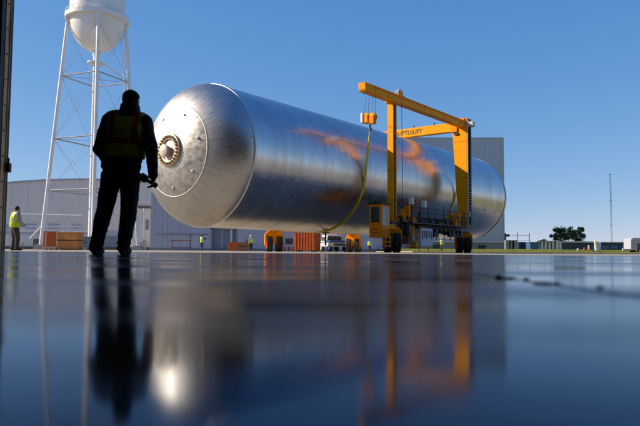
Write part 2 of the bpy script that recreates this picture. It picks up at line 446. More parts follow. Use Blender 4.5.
# the access flange on the near cap
F = Matrix.Translation((0, -DH, TZ)) @ Matrix.Rotation(R_(90), 4, 'X')
fl = MB().lathe([(.95, -.22), (.95, .02), (.92, .05), (.58, .05), (.56, .03), (.56, -.3)], 64, F).build('access_flange', M_flange, tank)
MB().lathe([(.56, -.02), (.54, -.03), (.52, -.05), (0, -.05)], 48, F).build('bore_plate', M_bore, fl)
MB().lathe([(.30, -.05), (.30, .20), (.36, .20), (.36, .25), (.34, .27), (0, .275)], 32, Matrix.Translation((-.16, -DH, TZ-.05)) @ Matrix.Rotation(R_(90), 4, 'X')).build('port_cover', M_boss, fl)
bolt_me = None
for k in range(24):
    t = 2*math.pi*k/24
    mm = Matrix.Translation((.76*math.cos(t), -DH-.05, TZ+.76*math.sin(t)))
    if bolt_me is None:
        b0 = MB().lathe([(.075, -.01), (.075, .045), (.06, .06), (.03, .06), (.03, .12), (0, .12)], 6, Matrix.Rotation(R_(90), 4, 'X'), False).build('bolt', M_bore, fl); bolt_me = b0
        b0.location = mm.translation
    else:
        dup(bolt_me, 'bolt', fl, mm.translation)
# brackets along the lower flank and under the belly
for y, adeg in ((3.2, -22), (9.9, -22), (17.0, -22), (24.3, -22), (31.2, -22)):
    a = R_(adeg)
    MB().cbox((0, 0, 0), (.05, .3, .10)).build('bracket', M_weld, tank, .01).matrix_local = Matrix.Translation(((TR+.02)*math.cos(a), y, TZ+(TR+.02)*math.sin(a))) @ Matrix.Rotation(-a, 4, 'Y')

# ------------------------------------------------------------------ the yellow straddle gantry (same frame as the tank: x across, y along)
gan = thing('gantry_crane', 'tall yellow straddle gantry crane on rubber tyres lifting the silver tank', 'gantry crane', (TX, TY, 0), -TAZ)
S1, S2, GO = 12.06, 23.15, 5.5
for sx in (1, -1):
    o0 = GO*sx
    # front leg, slim box
    m = MB().box(o0-.24, o0+.24, S1-.23, S1+.23, 2.1, 10.35)
    lg = m.build('leg', M_yel, gan, .02)
    MB().box(o0-.36, o0+.36, S1-.34, S1+.34, 10.25, 10.345).build('leg_cap', M_yel, lg, .01)
    # rear leg, tapering downwards
    xo, xi, xb = sx*5.98, sx*4.68, sx*5.22
    poly = [(xb, 2.1), (xo, 2.1), (xo, 10.35), (xi, 10.35)]
    if sx < 0: poly = poly[::-1]
    lg2 = MB().prism(poly, S2-.24, S2+.24).build('leg', M_yel, gan, .02)
    # sill beam, catwalk with rails
    sb = MB().box(o0-.22, o0+.22, S1-.4, S2+.4, 1.62, 2.1).build('sill_beam', M_dark if sx > 0 else M_yel, gan, .015)
    cw = MB().box(o0+.22*sx, o0+.95*sx, S1+1.0, S2-.5, 2.02, 2.1) if sx > 0 else MB().box(o0-.95, o0-.22, S1+1, S2-.5, 2.02, 2.1)
    cw.build('catwalk', M_black, gan)
    rl = MB(); xr = o0 + .92*sx
    for k in range(9):
        y = S1+1.05 + (S2-S1-1.6)*k/8
        MB().tube([(xr, y, 2.1), (xr, y, 3.15)], .03).build('rail_post', M_black, gan)
    for z in (2.45, 2.8, 3.15): rl.tube([(xr, S1+1.05, z), (xr, S2-.55, z)], .026)
    rl.build('handrail', M_black, gan)
    # top beam with its overhang
    poly = [(8.40, 10.46), (8.48, 10.33), (S2+1.0, 10.35), (S2+1.0, 10.90), (8.36, 10.90)]
    M90 = Matrix.Rotation(R_(90), 4, 'Z')
    tb = MB().prism(poly, -o0-.27, -o0+.27, M90).build('top_beam', M_yel, gan, .02)
    # plates, stiffeners and pipes along the top beam
    for y in (9.6, 11.2, 13.0, 16.2, 19.4, 22.2):
        MB().box(o0-.285, o0+.285, y-.04, y+.04, 10.335, 10.912).build('stiffener', M_yel2, tb)
    MB().tube([(o0+.33*sx, 9.2, 10.80), (o0+.33*sx, S2+.6, 10.80)], .03).build('hydraulic_pipe', M_yel2, tb)
    MB().lathe([(.05, -.12), (.30, -.12), (.33, -.08), (.25, -.04), (.25, .04), (.33, .08), (.30, .12), (.05, .12)], 24, Matrix.Translation((o0, S1+.95, 11.12)) @ Matrix.Rotation(R_(90), 4, 'Y')).build('pulley', M_boss, tb)
    MB().box(o0-.2, o0+.2, S1+.55, S1+1.4, 10.9, 11.0).box(o0-.2, o0-.15, S1+.75, S1+1.15, 11.0, 11.25).box(o0+.15, o0+.2, S1+.75, S1+1.15, 11.0, 11.25).build('pulley_mount', M_yel, tb, .01)
    MB().tube([(o0, S1+1.27, 11.12), (o0+.1, S1+1.27, 2.1)], .022, 6).build('lift_rope', M_cable, gan)
    MB().box(o0-.2, o0+.2, S2-.2, S2+.2, 10.9, 11.12).box(o0-.12, o0+.25, S2+.3, S2+.8, 10.9, 11.2).build('sheave_housing', M_yel2, tb, .015)
    # overhead cable rods
    MB().tube([(o0-.1, 8.6, 10.98), (o0-.1, S2, 10.98)], .014, 6).build('haul_rope', M_cable, tb)
for z in (2.5, 5.6, 8.6):
    MB().box(GO-.252, GO+.252, S1-.242, S1+.242, z-.06, z+.06).build('leg_band', M_yel2, gan, .008)
for z in (3.2, 6.2, 9.2):
    w_ = 5.22+(4.68-5.22)*(z-2.1)/8.25
    MB().box(w_-.012, 5.992, S2-.252, S2+.252, z-.05, z+.05).build('leg_band', M_yel2, gan, .008)
MB().tube([(GO+.27, S1-.1, 2.2), (GO+.27, S1-.1, 10.2)], .022, 6).tube([(GO+.27, S1+.02, 2.2), (GO+.27, S1+.02, 10.2)], .018, 6).build('hose_run', M_black, gan)
for z in (3.6, 5.0, 6.4, 7.8, 9.2): MB().box(GO+.24, GO+.30, S1-.16, S1+.08, z, z+.06).build('hose_clamp', M_dark, gan)
# cross beam over the tank at the far end, with lettering and lugs
xb = MB().box(-5.3, 5.2, S2-.30, S2+.30, 10.08, 10.83).build('cross_beam', M_yel, gan, .02)
MB().box(4.55, 5.15, S2-.36, S2+.36, 10.02, 10.88).build('splice_plate', M_yel2, xb, .01)
for o in (-3.2, -1.0, .9, 2.9):
    MB().box(o-.04, o+.04, S2-.05, S2+.05, 10.83, 11.0).lathe([(.08, -.03), (.08, .03), (0, .03)], 10, Matrix.Translation((o, S2, 11.02)) @ Matrix.Rotation(R_(90), 4, 'X')).build('lug', M_dark, xb)
fc = bpy.data.curves.new('lettering', 'FONT')
fc.body = 'SHUTTLELIFT'; fc.size = .50; fc.extrude = .004; fc.align_x = 'RIGHT'; fc.shear = .25; fc.offset = .008; fc.space_character = 1.02
ft = bpy.data.objects.new('lettering', fc); COL.objects.link(ft); ft.parent = gan
ft.data.materials.append(M_black)
ft.rotation_euler = (R_(90), 0, 0)
LETTER_O = 1.85
ft.location = (LETTER_O, S2-.306, 10.28)
dgl = bpy.context.evaluated_depsgraph_get()
lme = bpy.data.meshes.new_from_object(ft.evaluated_get(dgl))
lo = bpy.data.objects.new('lettering', lme); COL.objects.link(lo); lo.parent = xb
lo.rotation_euler, lo.location = (R_(90), 0, 0), (LETTER_O, S2-.306, 10.28)
bpy.data.objects.remove(ft)
# right leg fittings: cable chain, grey conduit, floodlight, step pegs
ccx = 6.08
cc = MB()
for k in range(46): cc.box(ccx-.08, ccx+.10, S2-.02, S2+.22, 2.3+.19*k, 2.3+.19*k+.15)
cc.build('cable_chain', M_black, gan)
MB().tube([(ccx-.05, S2-.18, 2.2), (ccx-.05, S2-.18, 10.9)], .055).build('conduit', M_engine, gan)
MB().box(6.02, 6.5, S2-.2, S2+.25, 10.35, 10.75).build('junction_box', M_engine, gan, .02)
MB().box(4.9, 5.25, S2-.36, S2-.24, 9.75, 9.92).build('work_light', M_black, gan, .02)
# hoist lines, blocks, hooks
for sx in (1, -1):
    for sy, top in ((9.85, 1), (24.0, 1)):
        o = 5.15*sx
        hb = MB().box(o-.42, o-.05, sy-.17, sy+.17, 8.55, 9.15).box(o+.05, o+.42, sy-.17, sy+.17, 8.45, 9.05).build('hook_block', M_yel2, gan, .06)
        for d in (-.22, .22):
            MB().lathe([(.05, -.10), (.28, -.10), (.31, -.06), (.22, -.03), (.22, .03), (.31, .06), (.28, .10), (.05, .10)], 20, Matrix.Translation((o+d, sy, 8.95 - .05*(d > 0))) @ Matrix.Rotation(R_(90), 4, 'X')).build('sheave', M_yel, hb)
        MB().box(o-.62, o-.45, sy-.22, sy+.2, 8.6, 9.25).build('counter_plate', M_white, hb, .02)
        MB().tube([(o, sy, 8.5), (o, sy, 8.3), (o+.1, sy, 8.16), (o+.03, sy, 8.05), (o-.09, sy, 8.1)], [.06, .06, .07, .06, .03], 8).build('hook', M_black, hb)
        rp = MB()
        for d in (-.5, -.17, .17, .42): rp.tube([(o+d, sy, 9.0), (o+d*.8+.1*sx, sy, 10.4)], .014, 6)
        rp.build('hoist_rope', M_cable, gan)
# cab
CX0, CX1, CY0, CY1 = 5.05, 5.98, 9.95, 11.0
cab = MB().prism([(CX0, .98), (CX1-.1, .98), (CX1, 1.5), (CX1, 3.15), (CX0, 3.15)], CY0, CY1).build('cab', M_yel2, gan, .03)
MB().box(CX0-.08, CX1+.08, CY0-.1, CY1+.08, 3.15, 3.27).build('cab_roof', M_black, cab, .03)
MB().box(CX0+.12, CX1-.14, CY0-.012, CY0+.01, 1.95, 2.98).build('cab_window', M_glassg, cab)
MB().box(CX1-.01, CX1+.012, CY0+.12, CY1-.42, 1.75, 3.0).build('cab_window', M_glassb, cab)
MB().box(CX1-.01, CX1+.012, CY1-.34, CY1-.1, 1.75, 3.0).build('cab_window', M_glassb, cab)
MB().box(CX0+.1, CX1-.2, CY0-.02, CY0, 1.25, 1.3).box(CX0+.1, CX1-.2, CY0-.02, CY0, 1.5, 1.55).build('cab_grille', M_brown, cab)
for y in (CY0+.1, CY0+.5): MB().tube([(5.2, y, 3.27), (5.2, y, 3.42)], .07).build('cab_lamp', M_black, cab)
MB().tube([(5.95, CY0+.1, .98), (5.98, CY0-.1, .9), (6.05, CY0-.05, .05)], .035).tube([(5.1, CY0+.1, .98), (5.98, CY0-.1, .9)], .03).build('mud_rail', M_white, gan)
st = MB()
for y in (CY1-.75, CY1-.2): st.tube([(6.12, y, .35), (6.12, y, 1.45)], .035)
for z in (.4, .68, .96): st.box(6.02, 6.22, CY1-.75, CY1-.2, z, z+.05)
st.build('step_ladder', M_yel, gan)
MB().box(5.2, 5.9, CY1, S1-.2, 1.55, 1.9).build('cab_arm', M_yel2, gan, .02)
# engine pack hung under the sill beam, tanks, pumps, hoses
EY0, EY1 = 14.75, 16.6
eng = MB().box(5.0, 6.2, EY0, EY1, .42, 1.76).build('engine_pack', M_engine, gan, .04)
for k in range(5): MB().box(6.2, 6.22, EY0+.2+.33*k, EY0+.36+.33*k, 1.0+.1*(k % 2), 1.55).build('louvre', M_dark, eng)
MB().box(5.0, 6.17, EY0-.01, EY1+.01, .36, .42).build('base_rail', M_yel, eng)
MB().box(5.1, 6.0, EY0+.15, EY1-.15, 1.72, 1.95).build('air_filter', M_brown, eng, .05)
for y in (EY0+.25, EY1-.25): MB().tube([(5.95, y, .42), (5.95, y, .06)], .03).build('stand', M_engine, eng)
MB().tube([(5.9, EY1+.28+.28*math.cos(t), 1.15+.36*math.sin(t)) for t in [k*math.pi/8-1.4 for k in range(14)]], .035).build('hose', M_black, gan)
hy = MB().lathe([(0, 0), (.3, 0), (.34, .05), (.34, 1.0), (.3, 1.08), (0, 1.1)], 20, Matrix.Translation((5.7, 14.1, .85))).build('hydraulic_tank', M_yel2, gan)
MB().box(5.2, 6.0, 13.35, 13.85, .6, 1.62).build('valve_box', M_brown, gan, .03)
MB().box(5.9, 6.3, 13.9, 14.3, .38, .72).build('battery_box', M_yel, gan, .02)
MB().box(5.98, 6.25, 13.6, 13.85, .85, 1.1).build('fuel_filter', M_lightwood, gan, .03)
MB().lathe([(0, 0), (.26, 0), (.26, .6), (.15, .65), (.15, .9), (0, .9)], 16, Matrix.Translation((5.75, 13.0, 2.1))).build('hydraulic_motor', M_yel2, gan)
MB().box(5.55, 5.9, 13.6, 13.9, 2.3, 3.3).build('winch_bracket', M_yel2, gan, .03)
for y, z in ((13.2, 3.3), (15.0, 3.2)): MB().box(6.2, 6.5, y-.15, y+.15, z, z+.5).build('floodlight', M_white, gan, .03)
MB().lathe([(.1, -.3), (.55, -.3), (.55, -.26), (.35, -.25), (.35, .25), (.55, .26), (.55, .3), (.1, .3)], 28, Matrix.Translation((5.55, 21.5, 2.75)) @ Matrix.Rotation(R_(90), 4, 'Y')).build('winch_drum', M_yel2, gan)
MB().box(5.0, 5.25, 21.1, 21.9, 2.1, 2.9).build('winch_frame', M_yel, gan, .02)
MB().box(6.0, 6.25, 22.7, 22.95, 2.9, 3.35).build('hazard_lamp', M_lightwood, gan, .03)
hs = MB()
for k in range(9):
    y = 13.2 + .95*k; a = random.uniform(.2, .5)
    hs.tube([(5.9, y, 2.0), (5.98, y+.15, 2.0-a), (5.98, y+.45, 2.0-a*1.2), (5.9, y+.7, 2.0)], .035, 6)
hs.tube([(5.8, S1+.6, 1.9), (5.85, S1+.8, 1.3), (5.8, S1+.9, .8)], .05)
hs.build('hydraulic_hose', M_black, gan)
pd = MB()
for k in range(7): pd.box(5.72, 5.95, 17.6+.7*k, 17.95+.7*k, 1.35+.1*(k % 2), 1.75)
pd.build('valve_block', M_black, gan)
for y in (18.3, 19.6, 20.6): MB().tube([(5.6, y, 1.62), (5.6, y, .95)], .035).build('drop_rod', M_black, gan)
rn = random.Random(21)
MB().box(5.15, 5.9, 12.7, 13.3, 1.0, 1.6).build('control_box', M_black, gan, .03)
MB().lathe([(0, 0), (.2, 0), (.22, .04), (.22, .8), (.2, .84), (0, .85)], 16, Matrix.Translation((6.05, 13.2, 1.15))).build('accumulator', M_dark, gan)
MB().tube([(5.95, 15.0, 1.9), (5.95, 15.0, 2.75), (6.05, 14.9, 2.95)], .07).build('exhaust_pipe', M_black, gan)
MB().box(5.3, 5.95, 17.3, 18.0, 1.15, 1.62).build('radiator', M_black, gan, .02)
MB().box(5.35, 5.75, 20.6, 22.2, 1.25, 1.62).build('pipe_manifold', M_dark, gan, .02)
for k in range(16):
    y = 12.6 + .62*k + rn.uniform(-.15, .15); x = rn.uniform(5.5, 6.3); w, d, h = rn.uniform(.12, .3), rn.uniform(.15, .35), rn.uniform(.15, .5)
    z = rn.choice((2.1, 2.1, 1.62-h))
    MB().box(x-w/2, x+w/2, y-d/2, y+d/2, z, z+h).build(rn.choice(('relay_box', 'valve_body', 'tool_box')), rn.choice((M_black, M_black, M_dark, M_yel2, M_brown)), gan, .015)
hz = MB()
for k in range(14):
    y = 12.5 + .72*k; x = rn.uniform(5.75, 6.1); a = rn.uniform(.15, .55); l_ = rn.uniform(.5, 1.1)
    hz.tube([(x, y, 2.55), (x+.12, y+.1*l_, 2.5-a*.4), (x+.15, y+.5*l_, 2.5-a), (x+.1, y+.9*l_, 2.45-a*.3), (x, y+l_, 2.5)], .03, 6)
for k in range(4): hz.tube([(5.72+.05*k, S1+.3, 2.4+.03*k), (5.78+.05*k, S1+2.5, 2.45), (5.75+.05*k, S2-3, 2.42+.04*k), (5.8, S2-.4, 2.6+.1*k)], .028, 6)
hz.build('hydraulic_hose', M_black, gan)
# bogies: fork, twin wheels
def bogie(o, s, yaw, dia, wid, sep, covers=True):
    B = bpy.data.objects.new('bogie', None); COL.objects.link(B); B.parent = gan
    B.location = (o, s, 0); B.rotation_euler = (0, 0, TAZ + yaw)
    r = dia/2
    fk = MB()
    W2 = sep/2 + wid/2 + .08
    fk.prism([(-W2-.05, r*1.05), (W2+.05, r*1.05), (W2+.05, r*2+.12), (W2-.25, r*2+.42), (-W2+.25, r*2+.42), (-W2-.05, r*2+.12)], -.24, .24)
    fk.lathe([(.34, r*2+.3), (.34, 2.12 - .5), (.42, 1.62)], 20)
    fk.box(-W2-.05, -W2, -.2, .2, r*.75, r*1.1).box(W2, W2+.05, -.2, .2, r*.75, r*1.1)
    fk.box(-W2-.03, W2+.03, .24, .34, r*1.2, r*2.05)
    fk.build('wheel_fork', M_yel2, B, .025)
    for sx in (-1, 1):
        tw = MB(); w = wid/2; prof = []
        for z, rr in ((-w, r*.62), (-w*1.04, r*.82), (-w*.92, r*.95), (-w*.6, r), (w*.6, r), (w*.92, r*.95), (w*1.04, r*.82), (w, r*.62)): prof.append((rr, z))
        Mw = Matrix.Translation((sx*sep/2, 0, r)) @ Matrix.Rotation(R_(90), 4, 'Y')
        tw.lathe(prof, 36, Mw)
        for k in range(30):
            a = 2*math.pi*k/30
            for zz in (-.55, .55):
                tw.cbox((0, 0, 0), (.03, .07, wid*.36)) if False else tw.box(r-.005, r+.022, -.035, .035, zz*w*1.05-wid*.19, zz*w*1.05+wid*.19, Mw @ Matrix.Rotation(a + (.1 if zz > 0 else 0), 4, 'Z'))
        wh = MB().lathe([(r*.62, -w*.9), (r*.6, -w*.5), (r*.5, -w*.35), (.08, -w*.35), (0, -w*.2)], 24, Mw).lathe([(r*.62, w*.9), (r*.6, w*.6), (r*.5, w*.45), (.16, w*.5), (.14, w*.95), (0, w)], 24, Mw).build('wheel', M_yel2, B)
        tw.build('tyre', M_tyre, wh)
    return B
bogie(GO, S1, 0.10, 1.36, .44, .60)
bogie(GO, S2, -0.05, 1.30, .50, .66)
bogie(-GO, S1+.2, 0.22, 1.24, .46, .78)
bogie(-GO, S2+.05, -0.38, 1.24, .44, .80)
# lifting slings: yellow webbing under the belly, up to the hooks on both sides
def sling(sy, syh, label):
    t0 = math.acos(min(.999, (TR+.03)/math.hypot(5.15, 8.1-TZ))); hook_a = math.atan2(8.1-TZ, 5.15)
    ta = hook_a - t0
    pts = [(5.15, syh, 8.06), (5.15*.5+(TR+.05)*math.cos(ta)*.5, (syh+sy)/2, (8.06+TZ+(TR+.05)*math.sin(ta))/2)]
    n = 40
    for k in range(n+1):
        a = ta + (-math.pi - 2*ta)*k/n if True else 0
        a = ta - (math.pi + 2*ta)*k/n
        pts.append(((TR+.035)*math.cos(a), sy, TZ+(TR+.035)*math.sin(a)))
    pts += [(-p[0], p[1], p[2]) for p in (pts[1], pts[0])]
    vs, fs = [], []
    for i, p in enumerate(pts):
        d = Vector(pts[min(i+1, len(pts)-1)]) - Vector(pts[max(0, i-1)]); nrm = Vector((-d.z, 0, d.x)).normalized()*.022
        w = .11 if 0 < i < len(pts)-1 else .05
        for dy, sg in ((-w, -1), (w, -1), (w, 1), (-w, 1)):
            vs.append((p[0]+nrm.x*sg, p[1]+dy, p[2]+nrm.z*sg))
    for i in range(len(pts)-1):
        for j in range(4): fs.append((i*4+j, i*4+(j+1) % 4, i*4+4+(j+1) % 4, i*4+4+j))
    o = MB().add(vs, fs).build('lifting_sling', M_sling)
    o.location = (TX, TY, 0); o.rotation_euler = (0, 0, -TAZ)
    a = R_(-79); x, z = (TR+.07)*math.cos(a), TZ+(TR+.07)*math.sin(a)
    MB().box(x-.32, x+.32, sy-.05, sy+.05, z-.08, z+.0).box(x-.05, x+.05, sy-.05, sy+.05, z-.95, z-.08).build('tail_strap', M_black, o, .01)
    return tag(o, label, 'sling', 'webbing slings round the tank')
sling(10.75, 9.85, 'yellow webbing sling curving under the tank just left of the crane cab')
sling(24.5, 24.0, 'yellow webbing sling round the tank beside the right crane leg, farther from the cab')

# ------------------------------------------------------------------ water tower
WT = at(90.6, 250, 100); WT = Vector((WT.x, 100, 0))
wt = thing('water_tower', 'white elevated water tower on tall braced legs behind the standing person', 'water tower', WT)
MB().lathe([(4.3, 37.7), (4.3, 47.5), (4.3, 48.2), (3.2, 49.8), (1.6, 50.8), (0, 51.1)], 48).build('tank_shell', M_tower, wt)
bw = [(4.3*math.cos(v), 37.7 - 5.4*math.sin(v)) for v in [k*math.pi/2/14 for k in range(15)]]
MB().lathe(bw, 48).build('bowl', M_tower, wt)
bal = MB().lathe([(4.3, 37.35), (5.0, 37.35), (5.0, 37.5), (4.3, 37.5)], 48, None, False).build('balcony', M_tower, wt)
rl = MB()
for z in (38.0, 38.45): rl.tube([(4.95*math.cos(k*math.pi/24), 4.95*math.sin(k*math.pi/24), z) for k in range(49)], .05, 6)
for k in range(24): rl.tube([(4.95*math.cos(k*math.pi/12), 4.95*math.sin(k*math.pi/12), 37.5), (4.95*math.cos(k*math.pi/12), 4.95*math.sin(k*math.pi/12), 38.45)], .04, 6)
rl.lathe([(4.96, 37.5), (4.99, 37.5), (4.99, 38.05), (4.96, 38.05)], 48, None, False)
rl.build('balcony_rail', M_tower, bal)
MB().lathe([(.7, 32.3), (.6, 31.9), (.48, 31.5), (.48, 0)], 20).build('riser_pipe', M_tower, wt)
MB().lathe([(.5, 30.4), (1.4, 30.4), (1.4, 30.55), (.5, 30.55)], 24, None, False).build('riser_platform', M_tower, wt)
legs = []
DA = R_(22)
for k in range(4):
    a = math.pi + DA + k*math.pi/2
    p1 = Vector((4.45*math.cos(a), 4.45*math.sin(a), 37.6)); p0 = Vector((7.35*math.cos(a), 7.35*math.sin(a), .5))
    legs.append((p0, p1))
    lg = MB().tube([p0, p1], .29, 12).build('leg', M_tower, wt)
    MB().cbox((p1.x*.99, p1.y*.99, 37.2), (.8, .8, 1.2), a).build('leg_bracket', M_tower, lg, .05)
    MB().prism([(-.9, 0), (.9, 0), (.6, .75), (-.6, .75)], -.7, .7, Matrix.Translation((p0.x, p0.y, -.01))).build('footing', M_concrete, lg, .05)
def legp(k, z):
    p0, p1 = legs[k % 4]; return p0 + (p1-p0)*((z-p0.z)/(p1.z-p0.z))
levels = [.8, 9.3, 17.6, 27.8, 36.2]
for z in levels[1:4]:
    for k in range(4): MB().tube([legp(k, z), legp(k+1, z)], .11, 8).build('strut', M_strut, wt)
    for k in range(4): MB().tube([legp(k, z), Vector((0, 0, z))], .035, 6).build('tie_rod', M_strut, wt)
for i in range(4):
    for k in range(4):
        for aa, bb in ((k, k+1), (k+1, k)):
            MB().tube([legp(aa, levels[i]), legp(bb, levels[i+1])], .026, 5).build('brace_rod', M_strut, wt)
ld = MB()
pa, pb = legs[2]
off = Vector((-.75, -.25, 0))
for d in (-.2, .2): ld.tube([pa+off+Vector((d, 0, 0)), pb+off*.8+Vector((d, 0, 0))], .045, 6)
for k in range(90):
    p = pa + off + (pb-pa)*k/90
    ld.tube([p+Vector((-.2, 0, 0)), p+Vector((.2, 0, 0))], .02, 4)
ld.build('ladder', M_tower, wt)
MB().tube([Vector((1.0, -.1, 30.5)), legp(2, 27.9)], .13, 8).build('overflow_pipe', M_tower, wt)

# ------------------------------------------------------------------ buildings
def windows(parent, y, xs, z0, z1, w, m=None):
    for x in xs:
        fr = MB().box(x-w/2-.08, x+w/2+.08, y-.06, y+.05, z0-.08, z1+.08).build('window', M_trim, parent)
        MB().box(x-w/2, x+w/2, y-.075, y-.055, z0, z1).build('pane', m or M_glass, fr)
# barrel-roofed pale hall on the left
AB = Vector((ax(86, 150)-0, 150, 0))
ab = thing('arched_hall', 'pale grey industrial hall with a shallow curved roof behind the water tower', 'building', AB)
half = 37.0
def arch_z(x): return 13.2 + 3.6*(1-(x/half)**2)
N_ = 24
poly = [(-half, 0), (half, 0)] + [(half - 2*half*k/N_, arch_z(half - 2*half*k/N_)) for k in range(N_+1)]
MB().prism(poly, 0, .4).build('front_wall', M_arch, ab)
MB().box(-half, -half+.4, .4, 80, 0, 13.2).build('side_wall', M_arch, ab)
MB().box(half-.4, half, .4, 80, 0, 13.2).build('side_wall', M_arch, ab)
MB().box(-half, half, 79.6, 80, 0, 13.1).build('back_wall', M_arch, ab)
rf = [(-half-.3 + (2*half+.6)*k/N_, arch_z(min(half, max(-half, -half-.3 + (2*half+.6)*k/N_)))) for k in range(N_+1)]
MB().prism(rf + [(x, z+.45) for x, z in rf[::-1]], -.3, 80.2).build('roof', M_low, ab)
for k in range(18):
    x = -half + 2*half*(k+.5)/18
    MB().box(x-.05, x+.05, -.06, 0, 0, arch_z(x)-.05).build('wall_rib', M_arch, ab)
MB().box(-half, half, -.12, 0, 3.6, 4.6).build('band_course', M_low, ab)
for k in range(9): MB().box(-26+5.6*k, -23.4+5.6*k, -.09, 0, 5.0, 6.2).build('wall_louvre', M_low, ab)
MB().box(-half, half, -.16, 0, 0, .7).build('plinth', M_brown, ab)
dr = MB().box(2, 8, -.14, 0, .02, 3.4).build('door', M_doorg, ab)
MB().box(7.3, 7.6, -.2, -.14, 1.5, 1.9).build('handle', M_black, dr)
# light annex with the rust-coloured lintel and downpipes
x0, x1 = ax(129, 128), ax(149.6, 128)
an = thing('wall_annex', 'narrow light grey annex with rusty lintel right of the standing person', 'building', ((x0+x1)/2, 128, 0))
w = (x1-x0)/2
MB().box(-w, w, 0, 12, 0, 8.6).build('wall', M_arch, an)
MB().box(-w-.05, w+.05, -.1, 12.05, 8.6, 9.1).build('lintel', M_brown, an)
MB().box(-w, w, .5, 12, 9.1, 10.4).build('parapet', M_arch, an)
for d in (-.2, .35): MB().tube([(w*d, -.15, .1), (w*d, -.15, 8.6)], .1).build('downpipe', M_white, an)
MB().box(w-.9, w-.3, -.12, 0, 4.2, 6.3).build('vent', M_trim, an)
MB().tube([(0, -.5, .1), (.2, -.5, 1.6), (1.2, -.5, 2.0), (1.4, -.5, .1)], .2).build('pipe_bend', M_concrete, an)
MB().box(-w-.02, w+.02, -.2, 0, 0, .6).build('plinth', M_brown, an)
# low blue-grey building
x0, x1 = ax(149.8, 120), 13.0
lb = thing('low_building', 'long low blue grey metal building with a grey roller door under the tank', 'building', (x0, 120, 0))
LW = x1-x0
dx0, dx1 = ax(210.5, 120)-x0, ax(237.2, 120)-x0
dz = 4.35
MB().box(0, dx0, 0, 30, 0, 10.9).build('wall', M_low, lb)
MB().box(dx1, LW, 0, 30, 0, 10.9).build('wall', M_low, lb)
MB().box(dx0, dx1, 0, 30, dz, 10.9).build('wall', M_low, lb)
MB().box(-.1, LW+.1, -.12, 30.1, 10.9, 11.15).build('roof', M_tall, lb)
MB().box(-.02, dx0, -.08, 0, 0, .45).box(dx1, LW, -.08, 0, 0, .45).build('plinth', M_trim, lb)
rd = MB().box(dx0, dx1, .6, .8, 0, dz).build('roller_door', M_doorg, lb)
for k in range(10): MB().box(dx0+.12, dx1-.12, .56, .6, .06+.43*k, .06+.43*k+.40).build('door_slat', M_doorg, rd)
MB().box(dx0, dx0+.35, -.05, .6, 0, dz).box(dx1-.35, dx1, -.05, .6, 0, dz).box(dx0, dx1, -.05, .6, dz-.25, dz).build('door_frame', M_trim, lb)
MB().box(dx1-1.45, dx1-1.0, .2, .56, 0, dz-.25).build('door_post', M_arch, lb)
for k in range(26): MB().box(.6+LW*k/26, .7+LW*k/26, -.04, 0, dz+.2 if dx0-.3 < .6+LW*k/26 < dx1+.1 else .46, 10.88).build('wall_rib', M_low, lb)
MB().box(dx1+1.6, dx1+2.6, -.06, 0, .1, 2.2).build('side_door', M_trim, lb)
windows(lb, -.03, [dx1+6, dx1+10], 1.4, 2.4, 1.4)
for k in range(4): MB().tube([(3+LW*k/4.2, -.12, .45), (3+LW*k/4.2, -.12, 10.8)], .07, 6).build('downpipe', M_tall, lb)
for x in (dx0-1.2, dx1+1.0, dx1+8): MB().box(x-.2, x+.2, -.35, -.04, 5.2, 5.5).tube([(x, -.1, 5.5), (x, -.1, 5.9)], .05).build('wall_lamp', M_trim, lb)
for x in (dx1+5, 4.5): MB().box(x-.6, x+.6, -.1, 0, 6.5, 7.5).build('wall_vent', M_trim, lb)
MB().tube([(1.0, -.15, 3.1), (dx0-.4, -.15, 3.1)], .06).build('conduit', M_trim, lb)
# tall grey-blue building
x1 = ax(504.6, 165)
tbz = az(138.4, 165, 465)
tl = thing('tall_building', 'tall plain grey blue metal building behind the far end of the tank', 'building', (x1, 165, 0), R_(-2.5))
MB().box(-52, 0, 0, 60, 0, tbz).build('wall', M_tall, tl)
MB().box(-52.1, .12, -.15, 60.1, tbz, tbz+.35).build('roof', M_tall, tl)
for k in range(26): MB().box(-51+2*k, -50.94+2*k, -.04, 0, 3.2, tbz-.05).build('wall_rib', M_tall, tl)
MB().box(-.18, .06, -.12, .2, 0, tbz).build('corner_trim', M_tall, tl)
MB().box(-52, 0, -.25, 0, 0, 2.7).build('plinth', M_trim, tl)
MB().box(-52, 0, -.5, 0, 2.7, 3.0).build('ledge', M_arch, tl)
MB().tube([(-40, -.3, 4.6), (-9, -.3, 4.6)], .07).build('pipe', M_trim, tl)
MB().box(-9.5, -5, -.35, 0, 4.5, 4.9).build('sign_board', M_trim, tl)
windows(tl, -.27, [-48 + 6*k for k in range(8)], .9, 2.0, 2.0)

# ------------------------------------------------------------------ yard fittings on the left
px_, Yp = ax(50, 112), 112
pr = thing('pipe_rack', 'pale pipe rack with a long level pipe in front of the arched hall', 'pipe rack', (px_, Yp, 0))
l0, l1 = ax(18, 112)-px_, ax(81, 112)-px_
zt = az(215.2, 112, 50)
for x in (l0, l0*.4, l1*.45, l1): MB().box(x-.06, x+.06, -.06, .06, 0, zt).build('post', M_engine, pr)
MB().tube([(l0, 0, zt+.1), (l1, 0, zt-.1)], .2).build('pipe', M_engine, pr)
MB().tube([(l0, .3, zt-2.1), (l1, .3, zt-2.1)], .12).build('pipe', M_low, pr)
MB().tube([(l0, .2, zt-2.9), (l1+2, .2, zt-2.9)], .14).build('pipe', M_engine, pr)
MB().tube([(ax(30, 112)-px_, -.3, az(239.5, 112, 30)), (ax(42, 112)-px_, -.3, az(226, 112, 42))], .16).build('diagonal_brace', M_engine, pr)
MB().box(l0*.5, l0*.3, -.5, .5, 0, 1.9).build('valve_cabinet', M_brown, pr, .05)
